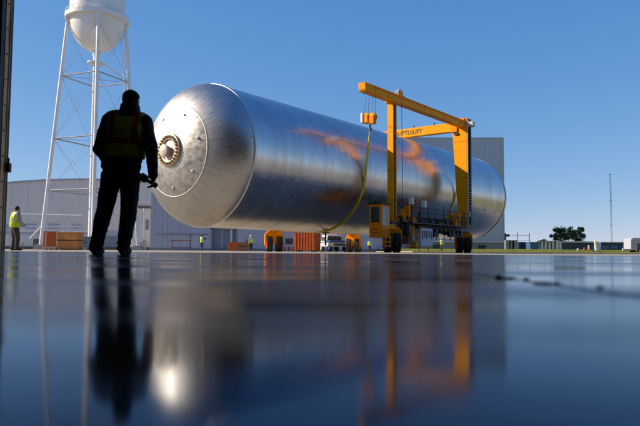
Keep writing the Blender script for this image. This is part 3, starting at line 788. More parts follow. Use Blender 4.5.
for k in range(4): MB().tube([(l0+1+2*k, -.4, .05), (l0+1+2*k, -.4, 1.3+.4*(k % 2))], .1).build('standpipe', M_low if k % 2 else M_brown, pr)
# crates
def plank_crate(name, label, cat, cx, cy, w, d, h, rz, n, mp_, mf, group=None, z0=0.0, straps=True):
    t = thing(name, label, cat, (cx, cy, z0), rz, group)
    MB().box(-w/2+.03, w/2-.03, -d/2+.03, d/2-.03, .1, h-.03).build('inner_box', mp_, t)
    pw = w/n
    first = None
    for side in (-1, 1):
        for k in range(n):
            x = -w/2 + pw*(k+.5)
            if first is None:
                first = MB().box(-pw/2+.012, pw/2-.012, -.02, .02, .1, h-.02).build('plank', mp_, t, .006)
                first.location = (x, side*(d/2-.01), 0)
            else: dup(first, 'plank', t, (x, side*(d/2-.01), random.uniform(-.015, .015)))
    nd = max(2, int(d/pw)); pd_ = d/nd; f2 = None
    for side in (-1, 1):
        for k in range(nd):
            y = -d/2 + pd_*(k+.5)
            if f2 is None:
                f2 = MB().box(-.02, .02, -pd_/2+.012, pd_/2-.012, .1, h-.02).build('plank', mp_, t, .006); f2.location = (side*(w/2-.01), y, 0)
            else: dup(f2, 'plank', t, (side*(w/2-.01), y, random.uniform(-.015, .015)))
    MB().box(-w/2-.03, w/2+.03, -d/2-.03, d/2+.03, h-.02, h+.04).build('lid', mf, t, .01)
    for x in (-w*.35, 0, w*.35): MB().box(x-.06, x+.06, -d/2, d/2, 0, .1).build('skid', mf, t)
    if straps:
        MB().box(-w/2-.035, w/2+.035, -d/2-.035, d/2+.035, h*.52, h*.58).build('strap', M_black, t)
    return t
Yc = 60
def cz(py, px): return az(py, Yc, px)
ca = plank_crate('panel_crate', 'red orange panelled crate with pale corner boards left of the wooden crate', 'crate', ax(51.5, Yc), Yc, 1.3, 1.3, 1.72, R_(14), 5, M_orange, M_orange, straps=False)
for x in (-.42, .56): MB().box(x-.06, x+.06, -.72, -.665, .1, 1.7).build('corner_board', M_lightwood, ca, .006)
MB().box(-.65, .65, -.72, -.67, .1, .3).build('skirt_board', M_lightwood, ca)
plank_crate('wooden_crate', 'pale orange wooden plank crate with black strap near the tower foot', 'crate', ax(70.5, Yc), Yc, 1.95, 1.3, 1.66, R_(-6), 7, M_wood, M_wood)
gb = thing('equipment_box', 'grey metal equipment box right of the wooden crate by the legs', 'box', (ax(85, 66), 66, 0))
MB().box(-.55, .55, -.4, .4, .1, 1.35).build('body', M_doorg, gb, .02)
MB().box(-.57, .57, -.42, .42, 1.35, 1.42).build('lid', M_trim, gb, .01)
MB().box(-.5, -.35, -.4, .4, 0, .1).box(.35, .5, -.4, .4, 0, .1).build('feet', M_black, gb)
MB().box(.05, .25, -.43, -.4, .7, .8).build('handle', M_black, gb)
plank_crate('slatted_crate', 'reddish wooden crate on the left of the brown pair under the tank', 'crate', ax(234, 72), 72, 1.15, 1.1, 1.0, 0, 5, M_rust, M_wood2, straps=False)
plank_crate('wooden_crate', 'solid brown wooden crate on the right of the pair under the tank', 'crate', ax(243.8, 72), 72, 1.15, 1.1, .98, 0, 5, M_wood2, M_wood2)
# rusty corrugated bin under the belly
Yb = 64
rb = thing('steel_bin', 'rusty red ribbed steel bin under the tank between the crane wheels', 'container', (ax(307, Yb), Yb, 0), R_(-16))
MB().box(-1.1, 1.1, -.9, .9, .12, 1.92).build('body', M_rust, rb, .02)
MB().box(-1.16, 1.16, -.96, .96, 1.86, 1.98).build('rim', M_brown, rb, .01)
for sd in (-1, 1):
    for k in range(7): MB().box(-1.0+.31*k, -.86+.31*k, sd*.96-.06, sd*.96+.06, .14, 1.86).build('rib', M_rust, rb)
for sd in (-1, 1):
    for k in range(5): MB().box(sd*1.14-.05, sd*1.14+.05, -.78+.37*k, -.64+.37*k, .14, 1.86).build('rib', M_rust, rb)
for x in (-.8, .8): MB().box(x-.12, x+.12, -.9, .9, 0, .12).build('skid', M_black, rb)
pl = thing('pallet_stack', 'low stack of rusty red pallets left of the steel bin', 'pallets', (ax(288.5, 62), 62, 0), R_(-5))
for k in range(3):
    for j in range(5): MB().box(-.55, .55, -.5+.21*j, -.35+.21*j, .13+.17*k, .155+.17*k).build('slat', M_rust, pl)
    for x in (-.45, 0, .45): MB().box(x-.05, x+.05, -.5, .49, .17*k, .13+.17*k).build('runner', M_brown, pl)
# barrier rack of red rails
br = thing('barrier_rack', 'thin steel barrier with a red rail before the blue grey wall', 'barrier', (ax(181, 100), 100, 0))
hw = (ax(190, 100)-ax(172, 100))/2
for x in (-hw, hw): MB().tube([(x, 0, 0), (x, 0, 2.55)], .07).build('post', M_brown, br)
MB().tube([(-hw-.4, 0, 1.55), (hw+.3, 0, 1.6)], .08).build('rail', M_rust, br)
MB().tube([(-hw-.2, 0, .5), (hw+.2, 0, .5)], .05).build('rail', M_brown, br)
MB().box(hw-.3, hw+.35, -.1, .1, 2.3, 2.55).build('sign', M_trim, br)

# truck under the tank: white cab-over with blue band and a dark stack
Yt = 66
tk = thing('flatbed_truck', 'small white and blue truck parked under the tank beyond the left sling', 'truck', (ax(333.5, Yt), Yt, 0), R_(28))
bd = MB().prism([(-1.05, .55), (-1.05, .95), (1.05, .95), (1.05, .55)], -1.4, 1.6).build('body', M_white, tk, .04)
MB().prism([(-1.02, .95), (1.02, .95), (.98, 1.2), (-.98, 1.2)], -1.38, -.2).build('hood', M_truckblue, tk, .05)
cbt = MB().prism([(-1.0, .95), (1.0, .95), (.86, 1.78), (-.86, 1.78)], -.25, 1.0).build('cab', M_white, tk, .06)
MB().prism([(-.88, 1.1), (.88, 1.1), (.78, 1.65), (-.78, 1.65)], -.275, -.24).build('windscreen', M_glass, cbt)
for sd in (-1, 1): MB().box(sd*.96-.02, sd*.96+.02, -.1, .85, 1.12, 1.55).build('side_window', M_glass, cbt)
MB().box(-1.07, 1.07, -1.42, 1.62, .95, 1.03).build('blue_band', M_truckblue, tk)
MB().box(-.75, .75, -1.44, -1.4, .62, .88).build('grille', M_dark, tk)
for sd in (-1, 1):
    MB().lathe([(0, .03), (.13, .03), (.15, 0)], 12, Matrix.Translation((sd*.86, -1.4, .75)) @ Matrix.Rotation(R_(90), 4, 'X')).build('headlight', M_boss, tk)
    for y in (-.85, 1.0):
        wv = MB().lathe([(.2, -.12), (.36, -.12), (.40, -.08), (.40, .08), (.36, .12), (.2, .12), (0, .08)], 20, Matrix.Translation((sd*.9, y, .40)) @ Matrix.Rotation(R_(90*sd), 4, 'Y')).build('wheel', M_tyre, tk)
        MB().lathe([(0, .1), (.18, .13), (.22, .121)], 14, Matrix.Translation((sd*.9, y, .40)) @ Matrix.Rotation(R_(90*sd), 4, 'Y')).build('rim', M_engine, wv)
MB().box(-1.02, 1.02, 1.05, 1.15, 1.03, 2.05).box(-1.02, -.9, 1.05, 1.55, 1.03, 1.9).build('headboard', M_white, tk, .02)

# ------------------------------------------------------------------ right-hand background
Yf = 135
fx = ax(505.5, Yf)
uf = thing('utility_frame', 'dark steel utility frame of thin posts beside the tall building', 'steel frame', (fx, Yf, .55))
xs = [0, ax(517.6, Yf)-fx, ax(529.6, Yf)-fx]
for i, x in enumerate(xs):
    h = az([233.2, 232.6, 233][i], Yf, 515) - .55
    MB().box(x-.06-.12*(i == 0), x+.06+.12*(i == 0), -.06, .06, 0, h).build('post', M_dark, uf)
zz = az(235.3, Yf, 515)-.55
MB().tube([(0, 0, zz), (xs[2], 0, zz-.1)], .045).build('beam', M_dark, uf)
MB().tube([(0, 0, zz-1.1), (xs[2], 0, zz-1.2)], .03).build('beam', M_dark, uf)
MB().box(-.2, .9, -.15, .15, zz-.3, zz+.2).build('bracket', M_dark, uf)
for k, p_ in enumerate((507.5, 511.0, 514.0)):
    t = MB().box(-.5, .5, -.5, .5, 0, 1.95).box(-.55, .55, -.55, .55, 1.95, 2.05).build('storage_tank' if False else 'pale_cabinet', M_cab, None, .04)
    t.location = (ax(p_, 128), 128, .55)
    tag(t, ['pale cabinet nearest the tall building corner', 'middle one of three pale cabinets on the verge', 'pale cabinet beside the dark navy container'][k], 'cabinet', 'pale cabinets on the verge')
def container(px0, px1, h, Y, m, label):
    x0, x1 = ax(px0, Y), ax(px1, Y); w = (x1-x0)/2
    t = thing('shipping_container', label, 'container', ((x0+x1)/2, Y, .6))
    MB().box(-w, w, -1.2, 1.2, .1, h).build('body', m, t)
    n = max(4, int(w*2/.5))
    for k in range(n): MB().box(-w+.08+2*w*k/n, -w+.08+2*w*k/n+w/n, -1.26, -1.2, .2, h-.1).build('rib', m, t)
    MB().box(-w-.05, w+.05, -1.28, 1.28, h, h+.1).build('top_rail', m, t)
    return t
container(516.8, 527.2, 1.55, 130, M_navy, 'dark navy container low on the verge between the thin posts')
container(528, 537, 1.5, 126, M_bluec, 'bright blue container left of the white posts')
# white portal posts under a thin roof
Yw = 132
wx = ax(549.5, Yw)
sh = thing('open_shelter', 'white open shelter with a row of square posts below the trees', 'shelter', (wx, Yw, .6))
hw = (ax(560.5, Yw)-ax(538.6, Yw))/2
for k in range(7): MB().box(-hw+2*hw*k/6-.17, -hw+2*hw*k/6+.17, -.15, .15, 0, 1.75).build('post', M_white, sh)
MB().box(-hw-.4, hw+.4, -.4, 2.4, 1.75, 2.0).build('roof', M_low, sh)
MB().box(-hw, hw, 2.2, 2.4, 0, 1.75).build('back_wall', M_trim, sh)
# long navy shed
Yd = 140
sx0, sx1 = ax(560.5, Yd), ax(627, Yd)
sd_ = thing('long_shed', 'long low navy shed with a pale roof edge on the right', 'shed', ((sx0+sx1)/2, Yd, .5))
w = (sx1-sx0)/2
MB().box(-w, w, 0, 6, 0, 1.9).build('wall', M_navy, sd_)
MB().box(-w-.3, w*.12, -.4, 6.3, 1.9, 2.2).build('roof', M_arch, sd_)
MB().box(w*.12, w+.3, -.4, 6.3, 1.9, 2.12).build('roof', M_tall, sd_)
for k in range(18): MB().box(-w+.8*k+.25, -w+.8*k+.33, -.05, 0, 0, 1.9).build('wall_rib', M_navy, sd_)
for k in range(3): MB().box(w*.25+2.1*k, w*.25+2.1*k+1.5, -.06, 0, .5, 1.3).build('shutter', M_bluec, sd_)
# sheeted bundle, marker posts
bn = MB()
Yn = 112
pb_ = at(598, 250, Yn)
for k in range(3):
    prof = [(.30, 0), (.29, .5), (.25, 1.1), (.17, 1.6), (.08, 1.95-.3*k), (0, 2.0-.3*k)]
    bn.lathe([(r*(1+.05*k), z) for r, z in prof], 10, Matrix.Translation((.26*(k-1), .15*k, 0)) @ Matrix.Rotation(.16*(k-1), 4, 'Y'))
bo = bn.build('sheeted_bundle', M_plastic); bo.location = (pb_.x, Yn, .52)
tag(bo, 'upright bundle wrapped in pale sheeting on the grass', 'bundle')
for px0, hh, m_, lab in ((589, .95, M_lightwood, 'tan marker post left of the sheeted bundle'), (584.6, .5, M_orange, 'short orange marker post on the grass left of the tan post'), (578, .35, M_white, 'small white marker block on the grass farthest left of the bundle'), (593.2, .7, M_bluec, 'blue grey marker post right beside the sheeted bundle'), (623.3, .4, M_white, 'white marker block on the grass by the white van')):
    q = MB().prism([(-.16, 0), (.16, 0), (.13, hh), (-.13, hh)], -.15, .15).box(-.2, .2, -.2, .2, -.1, .04).build('marker_post', m_, None, .02)
    q.location = (ax(px0, 110), 110, .52)
    tag(q, lab, 'marker post', 'marker posts on the verge')
# box van at the right edge
Yv = 84
vx = ax(627, Yv)
vn = thing('box_van', 'white box van toned for shade parked at the right edge of the view', 'van', (vx, Yv, .03), R_(0))
MB().prism([(0, .45), (5.6, .45), (5.6, 2.1), (.35, 2.12), (.05, 1.9)], -1.0, 1.0).build('body', M_van, vn, .06)
MB().prism([(5.6, .45), (7.2, .45), (7.2, 1.05), (6.6, 1.2), (6.1, 1.9), (5.6, 1.95)], -.95, .95).build('cab', M_van, vn, .05)
MB().box(5.75, 6.3, -.97, -.94, 1.2, 1.75).build('side_window', M_glass, vn)
MB().box(.9, 1.5, -1.02, -1.0, .5, 1.35).build('side_door', M_brown, vn)
MB().box(.1, 5.5, -1.015, -1.0, 1.3, 1.4).build('trim_band', M_low, vn)
for x in (1.25, 6.1):
    for y in (-.92, .92):
        wv = MB().lathe([(.2, -.12), (.34, -.12), (.37, -.08), (.37, .08), (.34, .12), (.2, .12), (0, .1)], 20, Matrix.Translation((x, y, .37)) @ Matrix.Rotation(R_(90), 4, 'X')).build('wheel', M_tyre, vn)
        MB().lathe([(0, .13), (.18, .125), (.21, .12)], 14, Matrix.Translation((x, y, .37)) @ Matrix.Rotation(R_(90 if y < 0 else -90), 4, 'X')).build('rim', M_engine, wv)
MB().box(-.05, .05, -.95, .95, .4, .6).build('bumper', M_dark, vn)
# lattice mast
Ym = 250
mx_ = ax(611.8, Ym); mtop = az(173.5, Ym, 611)
ms = thing('radio_mast', 'thin lattice radio mast rising above the long shed', 'mast', (mx_, Ym, 0))
cr = [(.28*math.cos(a), .28*math.sin(a)) for a in (R_(90), R_(210), R_(330))]
for cx, cy in cr: MB().tube([(cx, cy, 0), (cx, cy, mtop)], .045, 5).build('mast_leg', M_dark, ms)
la = MB(); nl = int(mtop/1.1)
for k in range(nl):
    for j in range(3):
        p, q = cr[j], cr[(j+1) % 3]
        la.tube([(p[0], p[1], 1.1*k), (q[0], q[1], 1.1*(k+1))], .016, 4).tube([(p[0], p[1], 1.1*k), (q[0], q[1], 1.1*k)], .016, 4)
la.build('lattice', M_dark, ms)
for z in (mtop*.35, mtop*.66, mtop-.5): MB().box(-.4, .4, -.05, .05, z, z+.2).build('antenna_arm', M_dark, ms)
# trees
def tree(label, px0, px1, ptop, Y, seed, m, n=3600, trunk_h=.36, name='oak_tree', z0=.3, group=None):
    rnd = random.Random(seed)
    x0, x1 = ax(px0, Y), ax(px1, Y); cx = (x0+x1)/2; w = (x1-x0)/2; h = az(ptop, Y, (px0+px1)/2) - z0
    t = thing(name, label, 'tree', (cx, Y, z0), 0, group)
    tk_ = MB(); ends = []
    tk_.tube([(0, 0, -.1), (.1, 0, h*.2), (0, .1, h*trunk_h)], [h*.045, h*.035, h*.028], 9)
    for k in range(8):
        a = 2*math.pi*k/8 + rnd.uniform(-.3, .3); e = Vector((w*.62*math.cos(a)*rnd.uniform(.6, 1.1), w*.62*math.sin(a), h*rnd.uniform(.5, .88)))
        mid = Vector((e.x*.4, e.y*.4, h*(trunk_h+.12)))
        tk_.tube([(0, .05, h*trunk_h*rnd.uniform(.7, 1)), mid, e], [h*.022, h*.015, h*.006], 6); ends.append(e)
    tk_.build('trunk', M_bark, t)
    cl = []
    for k in range(44):
        e = rnd.choice(ends)
        c = Vector((e.x + rnd.gauss(0, w*.28), e.y + rnd.gauss(0, w*.28), min(h*.93, max(h*.28, e.z + rnd.gauss(0, h*.12)))))
        if abs(c.x) > w*.85: c.x *= .8
        cl.append((c, rnd.uniform(.14, .3)*w))
    lf = MB()
    for k in range(n):
        c, r = rnd.choice(cl)
        d = Vector((rnd.gauss(0, 1), rnd.gauss(0, 1), rnd.gauss(0, 1))).normalized()*r*rnd.random()**.3*rnd.choice((1, 1, 1.45))
        p = c + d; s_ = rnd.uniform(.12, .34)
        u = Vector((rnd.gauss(0, 1), rnd.gauss(0, 1), rnd.gauss(0, 1))).normalized(); v = u.orthogonal().normalized()
        lf.add([p-u*s_, p+v*s_*.6, p+u*s_, p-v*s_*.6], [(0, 1, 2, 3)])
    lf.build('crown', m, t)
    return t
tree('left of two broad dark green trees behind the white shelter', 552, 570, 228.0, 200, 3, M_leaf, group=None)
tree('right of two broad dark green trees, taller and more ragged', 567.5, 586, 226.3, 204, 11, M_leafd)
tree('small dark bush left of the broad trees by the shelter', 539.5, 546.5, 239.6, 190, 5, M_leafd, 1200, .2, 'bush')
tl_ = MB(); rnd = random.Random(4)
for k in range(5200):
    x = rnd.uniform(60, 560); c = 2.6 + 1.5*noise.noise((x*.06, 0, 0)) + 1.0*noise.noise((x*.2, 5, 0))
    z = max(0, c)*rnd.random()**.6; y = 420 + rnd.uniform(-8, 8); s_ = rnd.uniform(.4, .9)
    u = Vector((rnd.gauss(0, 1), rnd.gauss(0, 1), rnd.gauss(0, 1))).normalized(); v = u.orthogonal().normalized(); p = Vector((x, y, z))
    tl_.add([p-u*s_, p+v*s_*.7, p+u*s_, p-v*s_*.7], [(0, 1, 2, 3)])
tag(tl_.build('far_treeline', M_leafd), kind='stuff')

# ------------------------------------------------------------------ people
WORK = bpy.data.scenes.new('work')          # an empty side scene, so that only one mesh is evaluated at a time
def chain_mesh(parts, vox, sm=4, disp=0, dsc=9.):
    """parts: capsules ('c', p, q, r0, r1) and ellipsoids ('e', c, (rx,ry,rz), rot) united into one skin"""
    m = MB()
    for p in parts:
        if p[0] == 'c':
            a, b_, r0, r1 = Vector(p[1]), Vector(p[2]), p[3], p[4]
            d = b_-a; n = 5; L_ = max(d.length, 1e-5); d = d/L_
            pts, rs = [], []
            for k in range(6):
                t = math.pi/2*(k/5.0); pts.append(a - d*r0*math.cos(t)); rs.append(max(.0008, r0*math.sin(t)))
            for k in range(1, 6):
                t = math.pi/2*(k/5.0); pts.append(b_ + d*r1*math.sin(t)); rs.append(max(.0008, r1*math.cos(t)))
            if L_ < 2e-5: continue
            pts.insert(6, b_); rs.insert(6, r1)
            m.tube(pts, rs, 14)
        else:
            c, r = Vector(p[1]), p[2]; rot = p[3] if len(p) > 3 else Matrix.Identity(4)
            prof = [(max(.001, math.sin(math.pi*k/14)), -math.cos(math.pi*k/14)) for k in range(15)]
            m.lathe(prof, 20, Matrix.Translation(c) @ rot @ Matrix.Diagonal((r[0], r[1], r[2], 1)))
            # close poles are tiny rings, sealed below
            m.lathe([(.001, -1.0), (0, -1.0)], 20, Matrix.Translation(c) @ rot @ Matrix.Diagonal((r[0], r[1], r[2], 1)))
            m.lathe([(.001, 1.0), (0, 1.0)], 20, Matrix.Translation(c) @ rot @ Matrix.Diagonal((r[0], r[1], r[2], 1)))
    o = m.build('tmp')
    bm = bmesh.new(); bm.from_mesh(o.data); bmesh.ops.remove_doubles(bm, verts=bm.verts, dist=1e-5); bmesh.ops.recalc_face_normals(bm, faces=bm.faces); bm.to_mesh(o.data); bm.free()
    r = o.modifiers.new('r', 'REMESH'); r.mode = 'VOXEL'; r.voxel_size = vox; r.use_smooth_shade = True
    s = o.modifiers.new('s', 'SMOOTH'); s.factor = .5; s.iterations = sm
    COL.objects.unlink(o); WORK.collection.objects.link(o)
    WORK.view_layers[0].update()
    me = bpy.data.meshes.new_from_object(o.evaluated_get(WORK.view_layers[0].depsgraph))
    old = o.data; bpy.data.objects.remove(o); bpy.data.meshes.remove(old)
    if disp:
        nv = len(me.vertices); cos, nos = [0.0]*(3*nv), [0.0]*(3*nv)
        me.vertices.foreach_get('co', cos); me.vertex_normals.foreach_get('vector', nos)
        for k in range(0, 3*nv, 3):
            x, y, z = cos[k:k+3]
            f = (noise.noise((x*dsc, y*dsc, z*dsc*.9)) + .6*noise.noise((x*dsc*2.3, y*dsc*2.3, z*dsc*3.2)))*disp
            cos[k] += nos[k]*f; cos[k+1] += nos[k+1]*f; cos[k+2] += nos[k+2]*f
        me.vertices.foreach_set('co', cos); me.update()
    for p in me.polygons: p.use_smooth = True
    return me
def link_me(name, me, m, parent):
    me.name = name; me.materials.clear(); me.materials.append(m)
    o = bpy.data.objects.new(name, me); COL.objects.link(o); o.parent = parent
    return o
def hand_parts(w, d, pn, th, curl=.5, k=1.0):
    """wrist w, direction d along the hand, palm normal pn, thumb side th: palm, four unequal curled fingers, thumb"""
    w, d, pn, th = Vector(w), Vector(d).normalized(), Vector(pn).normalized(), Vector(th).normalized()
    P = [('c', w, w+d*.035, .027, .028)]
    for i in range(4):
        o = th*(.030-.020*i)
        P.append(('c', w+d*.03+o*.7, w+d*.09+o, .0155, .0125))
        ln = (.072, .080, .074, .058)[i]*k
        p = w+d*.092+o; dd = d.copy()
        for j, fr in enumerate((.45, .32, .23)):
            dd = (dd*math.cos(curl*(.7+.25*j)) + pn*math.sin(curl*(.7+.25*j))).normalized()
            q = p + dd*ln*fr; P.append(('c', p, q, .0098-.0009*j, .0093-.0009*j)); p = q
    p = w+d*.025+th*.026
    q = p + (d*.6+th*.6+pn*.25).normalized()*.045; P.append(('c', p, q, .0135, .0115))
    r = q + (d*.9+th*.15+pn*.45).normalized()*.033; P.append(('c', q, r, .0112, .0095))
    return P
def person(label, loc, rz, J, vest=True, hat='cap', jm=M_jacket, tm=M_trous, vox=.007, stripe=M_stripes, bulk=1.0, tw=1.0, collar=1.0, detail=True):
    t = thing('person', label, 'person', loc, rz)
    V = lambda k: Vector(J[k])
    hd, nk, ch, pv = V('head'), V('neck'), V('chest'), V('pelvis')
    fd = Vector(J.get('face', (0, 1, 0))).normalized(); sd = fd.cross(Vector((0, 0, 1))).normalized()
    P = [('e', hd, (.076, .095, .112), Matrix.Rotation(math.atan2(-fd.x, fd.y), 4, 'Z')), ('e', hd+fd*.03+Vector((0, 0, -.055)), (.058, .065, .07), Matrix.Rotation(math.atan2(-fd.x, fd.y), 4, 'Z')), ('c', hd-Vector((0, 0, .06))-fd*.02, nk, .056, .062),
         ('c', nk, ch, .075, .14), ('e', ch, (.165, .105, .2)), ('c', ch, pv, .125, .13), ('e', pv, (.155, .105, .11))]
    if detail:
        P += [('c', hd+fd*.092+Vector((0, 0, .005)), hd+fd*.112+Vector((0, 0, -.028)), .010, .016), ('c', hd+fd*.082+sd*.03+Vector((0, 0, .022)), hd+fd*.082-sd*.03+Vector((0, 0, .022)), .014, .014),
              ('c', hd+fd*.088+sd*.022+Vector((0, 0, -.062)), hd+fd*.088-sd*.022+Vector((0, 0, -.062)), .011, .011), ('e', hd+fd*.075+Vector((0, 0, -.10)), (.025, .025, .022))]
        for s in (-1, 1): P.append(('e', hd+sd*.078*s-fd*.005+Vector((0, 0, -.012)), (.014, .02, .033)))
    for s in 'lr':
        sh_, el, wr, hp, kn, an_, to = [V(k+s) for k in ('sh_', 'el_', 'wr_', 'hip_', 'kn_', 'an_', 'toe_')]
        P += [('c', ch+Vector((0, 0, .1)), sh_, .09, .06), ('c', sh_, el, .052, .043), ('c', el, wr, .041, .028), ('c', pv, hp, .11, .09), ('c', hp, kn, .082, .056), ('c', kn, an_, .054, .038), ('c', an_, to, .036, .028)]
        P += hand_parts(wr, J['hd_'+s], J['pn_'+s], J['th_'+s], J.get('curl', .5))
    link_me('body', chain_mesh(P, vox, 3), M_skin, t)
    b = bulk
    if detail:
        for s in (-1, 1):
            MB().lathe([(math.sin(math.pi*k/8)*.012, -math.cos(math.pi*k/8)*.012) for k in range(9)], 10, Matrix.Translation(hd+fd*.083+sd*.031*s+Vector((0, 0, .004)))).build('eye', M_eye, t)
    # trousers
    T = [('e', pv, (.185*b, .135*b, .13)), ('c', pv+Vector((0, 0, .08)), pv, .15, .15)]
    for s in 'lr':
        hp, kn, an_ = V('hip_'+s), V('kn_'+s), V('an_'+s)
        up = an_ + (kn-an_).normalized()*.0
        T += [('c', pv, hp, .12, .108*b), ('c', hp, kn, .108*b, .083*b), ('c', kn, up, .082*b, .069*b), ('e', up+Vector((0, .0, -.015)), (.072*b, .082*b, .05))]
    link_me('trousers', chain_mesh(T, vox*1.2, 4, .010, 7.), tm, t)
    # jacket
    def torso(e):
        A = [('e', ch+Vector((0, 0, -.02)), (.205*tw+e, .150*b+e, .25+e)), ('c', ch, pv+Vector((0, 0, .05)), .158*b+e, .165*b+e), ('e', (ch+pv)/2+Vector((0, 0, -.02)), (.200*tw+e, .155*b+e, .24)), ('e', pv+Vector((0, 0, .03)), (.200*tw+e, .150*b+e, .12+e))]
        for s in 'lr':
            A.append(('c', ch+Vector((0, -.01, .14)), V('sh_'+s)*.82 + (ch+Vector((0, 0, .2)))*.18, .095+e, .075+e))
        return A
    K = torso(0) + [('c', ch+Vector((0, 0, .15)), nk+Vector((0, 0, .0)), .13, .085*collar), ('c', nk+Vector((0, 0, -.04)), nk+Vector((0, 0, .035)), .098*collar, .084*collar)]
    for s in 'lr':
        sh_, el, wr = V('sh_'+s), V('el_'+s), V('wr_'+s)
        K += [('c', sh_, el, .083*b, .068*b), ('c', el, wr-(wr-el).normalized()*.01, .066*b, .050*b)]
    link_me('jacket', chain_mesh(K, vox*1.2, 4, .009, 8.), jm, t)
    if vest:
        A = torso(.016)
        vm = chain_mesh(A, vox*1.2, 5, .006, 6.)
        bm = bmesh.new(); bm.from_mesh(vm)
        hem = pv.z + J.get('hem', .03)
        bmesh.ops.bisect_plane(bm, geom=bm.verts[:]+bm.edges[:]+bm.faces[:], plane_co=(0, 0, hem), plane_no=(0, 0, -1), clear_outer=True)
        bm.to_mesh(vm)
        vo = link_me('vest', vm, M_vest, t)
        def band(z0, z1, x0=-9, x1=9, name='stripe', m=stripe, back=None):
            b2 = bmesh.new(); b2.from_mesh(vm)
            for co, no in (((0, 0, z0), (0, 0, -1)), ((0, 0, z1), (0, 0, 1)), ((x0, 0, 0), (-1, 0, 0)), ((x1, 0, 0), (1, 0, 0))):
                bmesh.ops.bisect_plane(b2, geom=b2.verts[:]+b2.edges[:]+b2.faces[:], plane_co=co, plane_no=no, clear_outer=True)
            b2.normal_update()
            for v in b2.verts: v.co += v.normal*.005
            me = bpy.data.meshes.new(name); b2.to_mesh(me); b2.free()
            for p in me.polygons: p.use_smooth = True
            link_me(name, me, m, vo)
        zb = ch.z - .12
        band(zb-.03, zb+.03)
        for s in (-1, 1): band(zb+.03, 9, ch.x+s*.125-.028, ch.x+s*.125+.028)
        bm.free()
    for s in 'lr':
        an_, to = V('an_'+s), V('toe_'+s)
        hl = an_ - (to-an_).normalized()*.055; hl.z = .042
        d = (to-an_); d.z = 0; d.normalize()
        z = Vector((0, 0, 1))
        Bp = [('c', an_+z*.05, Vector((an_.x, an_.y, .06)), .048, .046), ('c', hl, Vector((to.x, to.y, .040)), .037, .038), ('c', Vector((an_.x, an_.y, .085)), Vector((to.x, to.y, .048))-d*.04, .046, .038), ('c', Vector((hl.x, hl.y, .02)), Vector((to.x, to.y, .02))+d*.01, .0195, .0195)]
        bmz = chain_mesh(Bp, vox, 2)
        zmin = min(v.co.z for v in bmz.vertices)
        for v in bmz.vertices:
            v.co.z = max(.0, v.co.z - max(0, zmin)) if v.co.z > .01 else 0.0
        link_me('boot', bmz, M_boot, t)
    RZ = Matrix.Rotation(math.atan2(-fd.x, fd.y), 4, 'Z')
    if hat == 'cap':
        H = [('e', hd+Vector((0, 0, .025))-fd*.006, (.090, .110, .105), RZ), ('c', hd+Vector((0, 0, -.02))-fd*.045, hd+Vector((0, 0, .03))-fd*.05, .066, .07)]
        me = chain_mesh(H, vox*.9, 3, .002, 20.)
        bm = bmesh.new(); bm.from_mesh(me)
        bmesh.ops.bisect_plane(bm, geom=bm.verts[:]+bm.edges[:]+bm.faces[:], plane_co=hd+Vector((0, 0, .008))-fd*.02, plane_no=(Vector((0, 0, -1))+fd*.55).normalized(), clear_outer=True)
        bm.to_mesh(me); bm.free()
        co = link_me('knit_cap', me, M_hat, t)
        H = [('c', hd+sd*.07*s_+Vector((0, 0, -.05))-fd*.035, hd-fd*.06+Vector((0, 0, -.06)), .022, .04) for s_ in (-1, 1)]
        link_me('hair', chain_mesh(H, vox, 2), M_hair, t)
    elif hat == 'hair':
        H = [('e', hd+Vector((0, 0, .02))-fd*.012, (.085, .100, .108), RZ), ('c', hd+Vector((0, 0, -.05))-fd*.05, hd+Vector((0, 0, .02))-fd*.04, .06, .07)]
        me = chain_mesh(H, vox, 3, .003, 25.)
        bm = bmesh.new(); bm.from_mesh(me)
        bmesh.ops.bisect_plane(bm, geom=bm.verts[:]+bm.edges[:]+bm.faces[:], plane_co=hd+fd*.055+Vector((0, 0, .03)), plane_no=(fd+Vector((0, 0, -.55))).normalized(), clear_outer=True)
        bm.to_mesh(me); bm.free()
        link_me('hair', me, M_hair, t)
    else:
        hm = MB().lathe([(.128, -.005), (.132, 0), (.120, .012), (.116, .05), (.098, .105), (.06, .138), (0, .148)], 24, Matrix.Translation(hd+Vector((0, 0, .03))) @ RZ @ Matrix.Diagonal((.9, 1.1, 1, 1))).build('hard_hat', M_helm, t)
        H = [('e', hd+Vector((0, 0, .0))-fd*.012, (.082, .097, .10), RZ)]
        me = chain_mesh(H, vox, 3)
        bm = bmesh.new(); bm.from_mesh(me)
        bmesh.ops.bisect_plane(bm, geom=bm.verts[:]+bm.edges[:]+bm.faces[:], plane_co=hd+fd*.02, plane_no=(fd+Vector((0, 0, -.4))).normalized(), clear_outer=True)
        bm.to_mesh(me); bm.free(); link_me('hair', me, M_hair, t)
    return t

# the standing onlooker in the doorway, seen from behind
J0 = dict(head=(.143, .02, 1.672), neck=(.135, -.01, 1.545), chest=(.108, 0, 1.33), pelvis=(.055, 0, .93), face=(.35, 1, 0),
          sh_l=(-.085, -.005, 1.46), el_l=(-.178, -.03, 1.14), wr_l=(-.10, .17, .965), hd_l=(.6, .7, -.25), pn_l=(.6, -.5, 0), th_l=(.1, .3, 1),
          sh_r=(.300, -.005, 1.44), el_r=(.392, -.04, 1.12), wr_r=(.382, .10, .86), hd_r=(-.08, .18, -1), pn_r=(-1, .1, .1), th_r=(.0, 1, .1),
          hip_l=(-.045, 0, .85), kn_l=(-.118, .01, .46), an_l=(-.184, -.02, .085), toe_l=(-.186, .15, .05),
          hip_r=(.155, 0, .85), kn_r=(.148, .01, .46), an_r=(.112, -.02, .085), toe_r=(.112, .15, .05), curl=1.05, hem=.11)
PX, PY = -2.215, 6.7
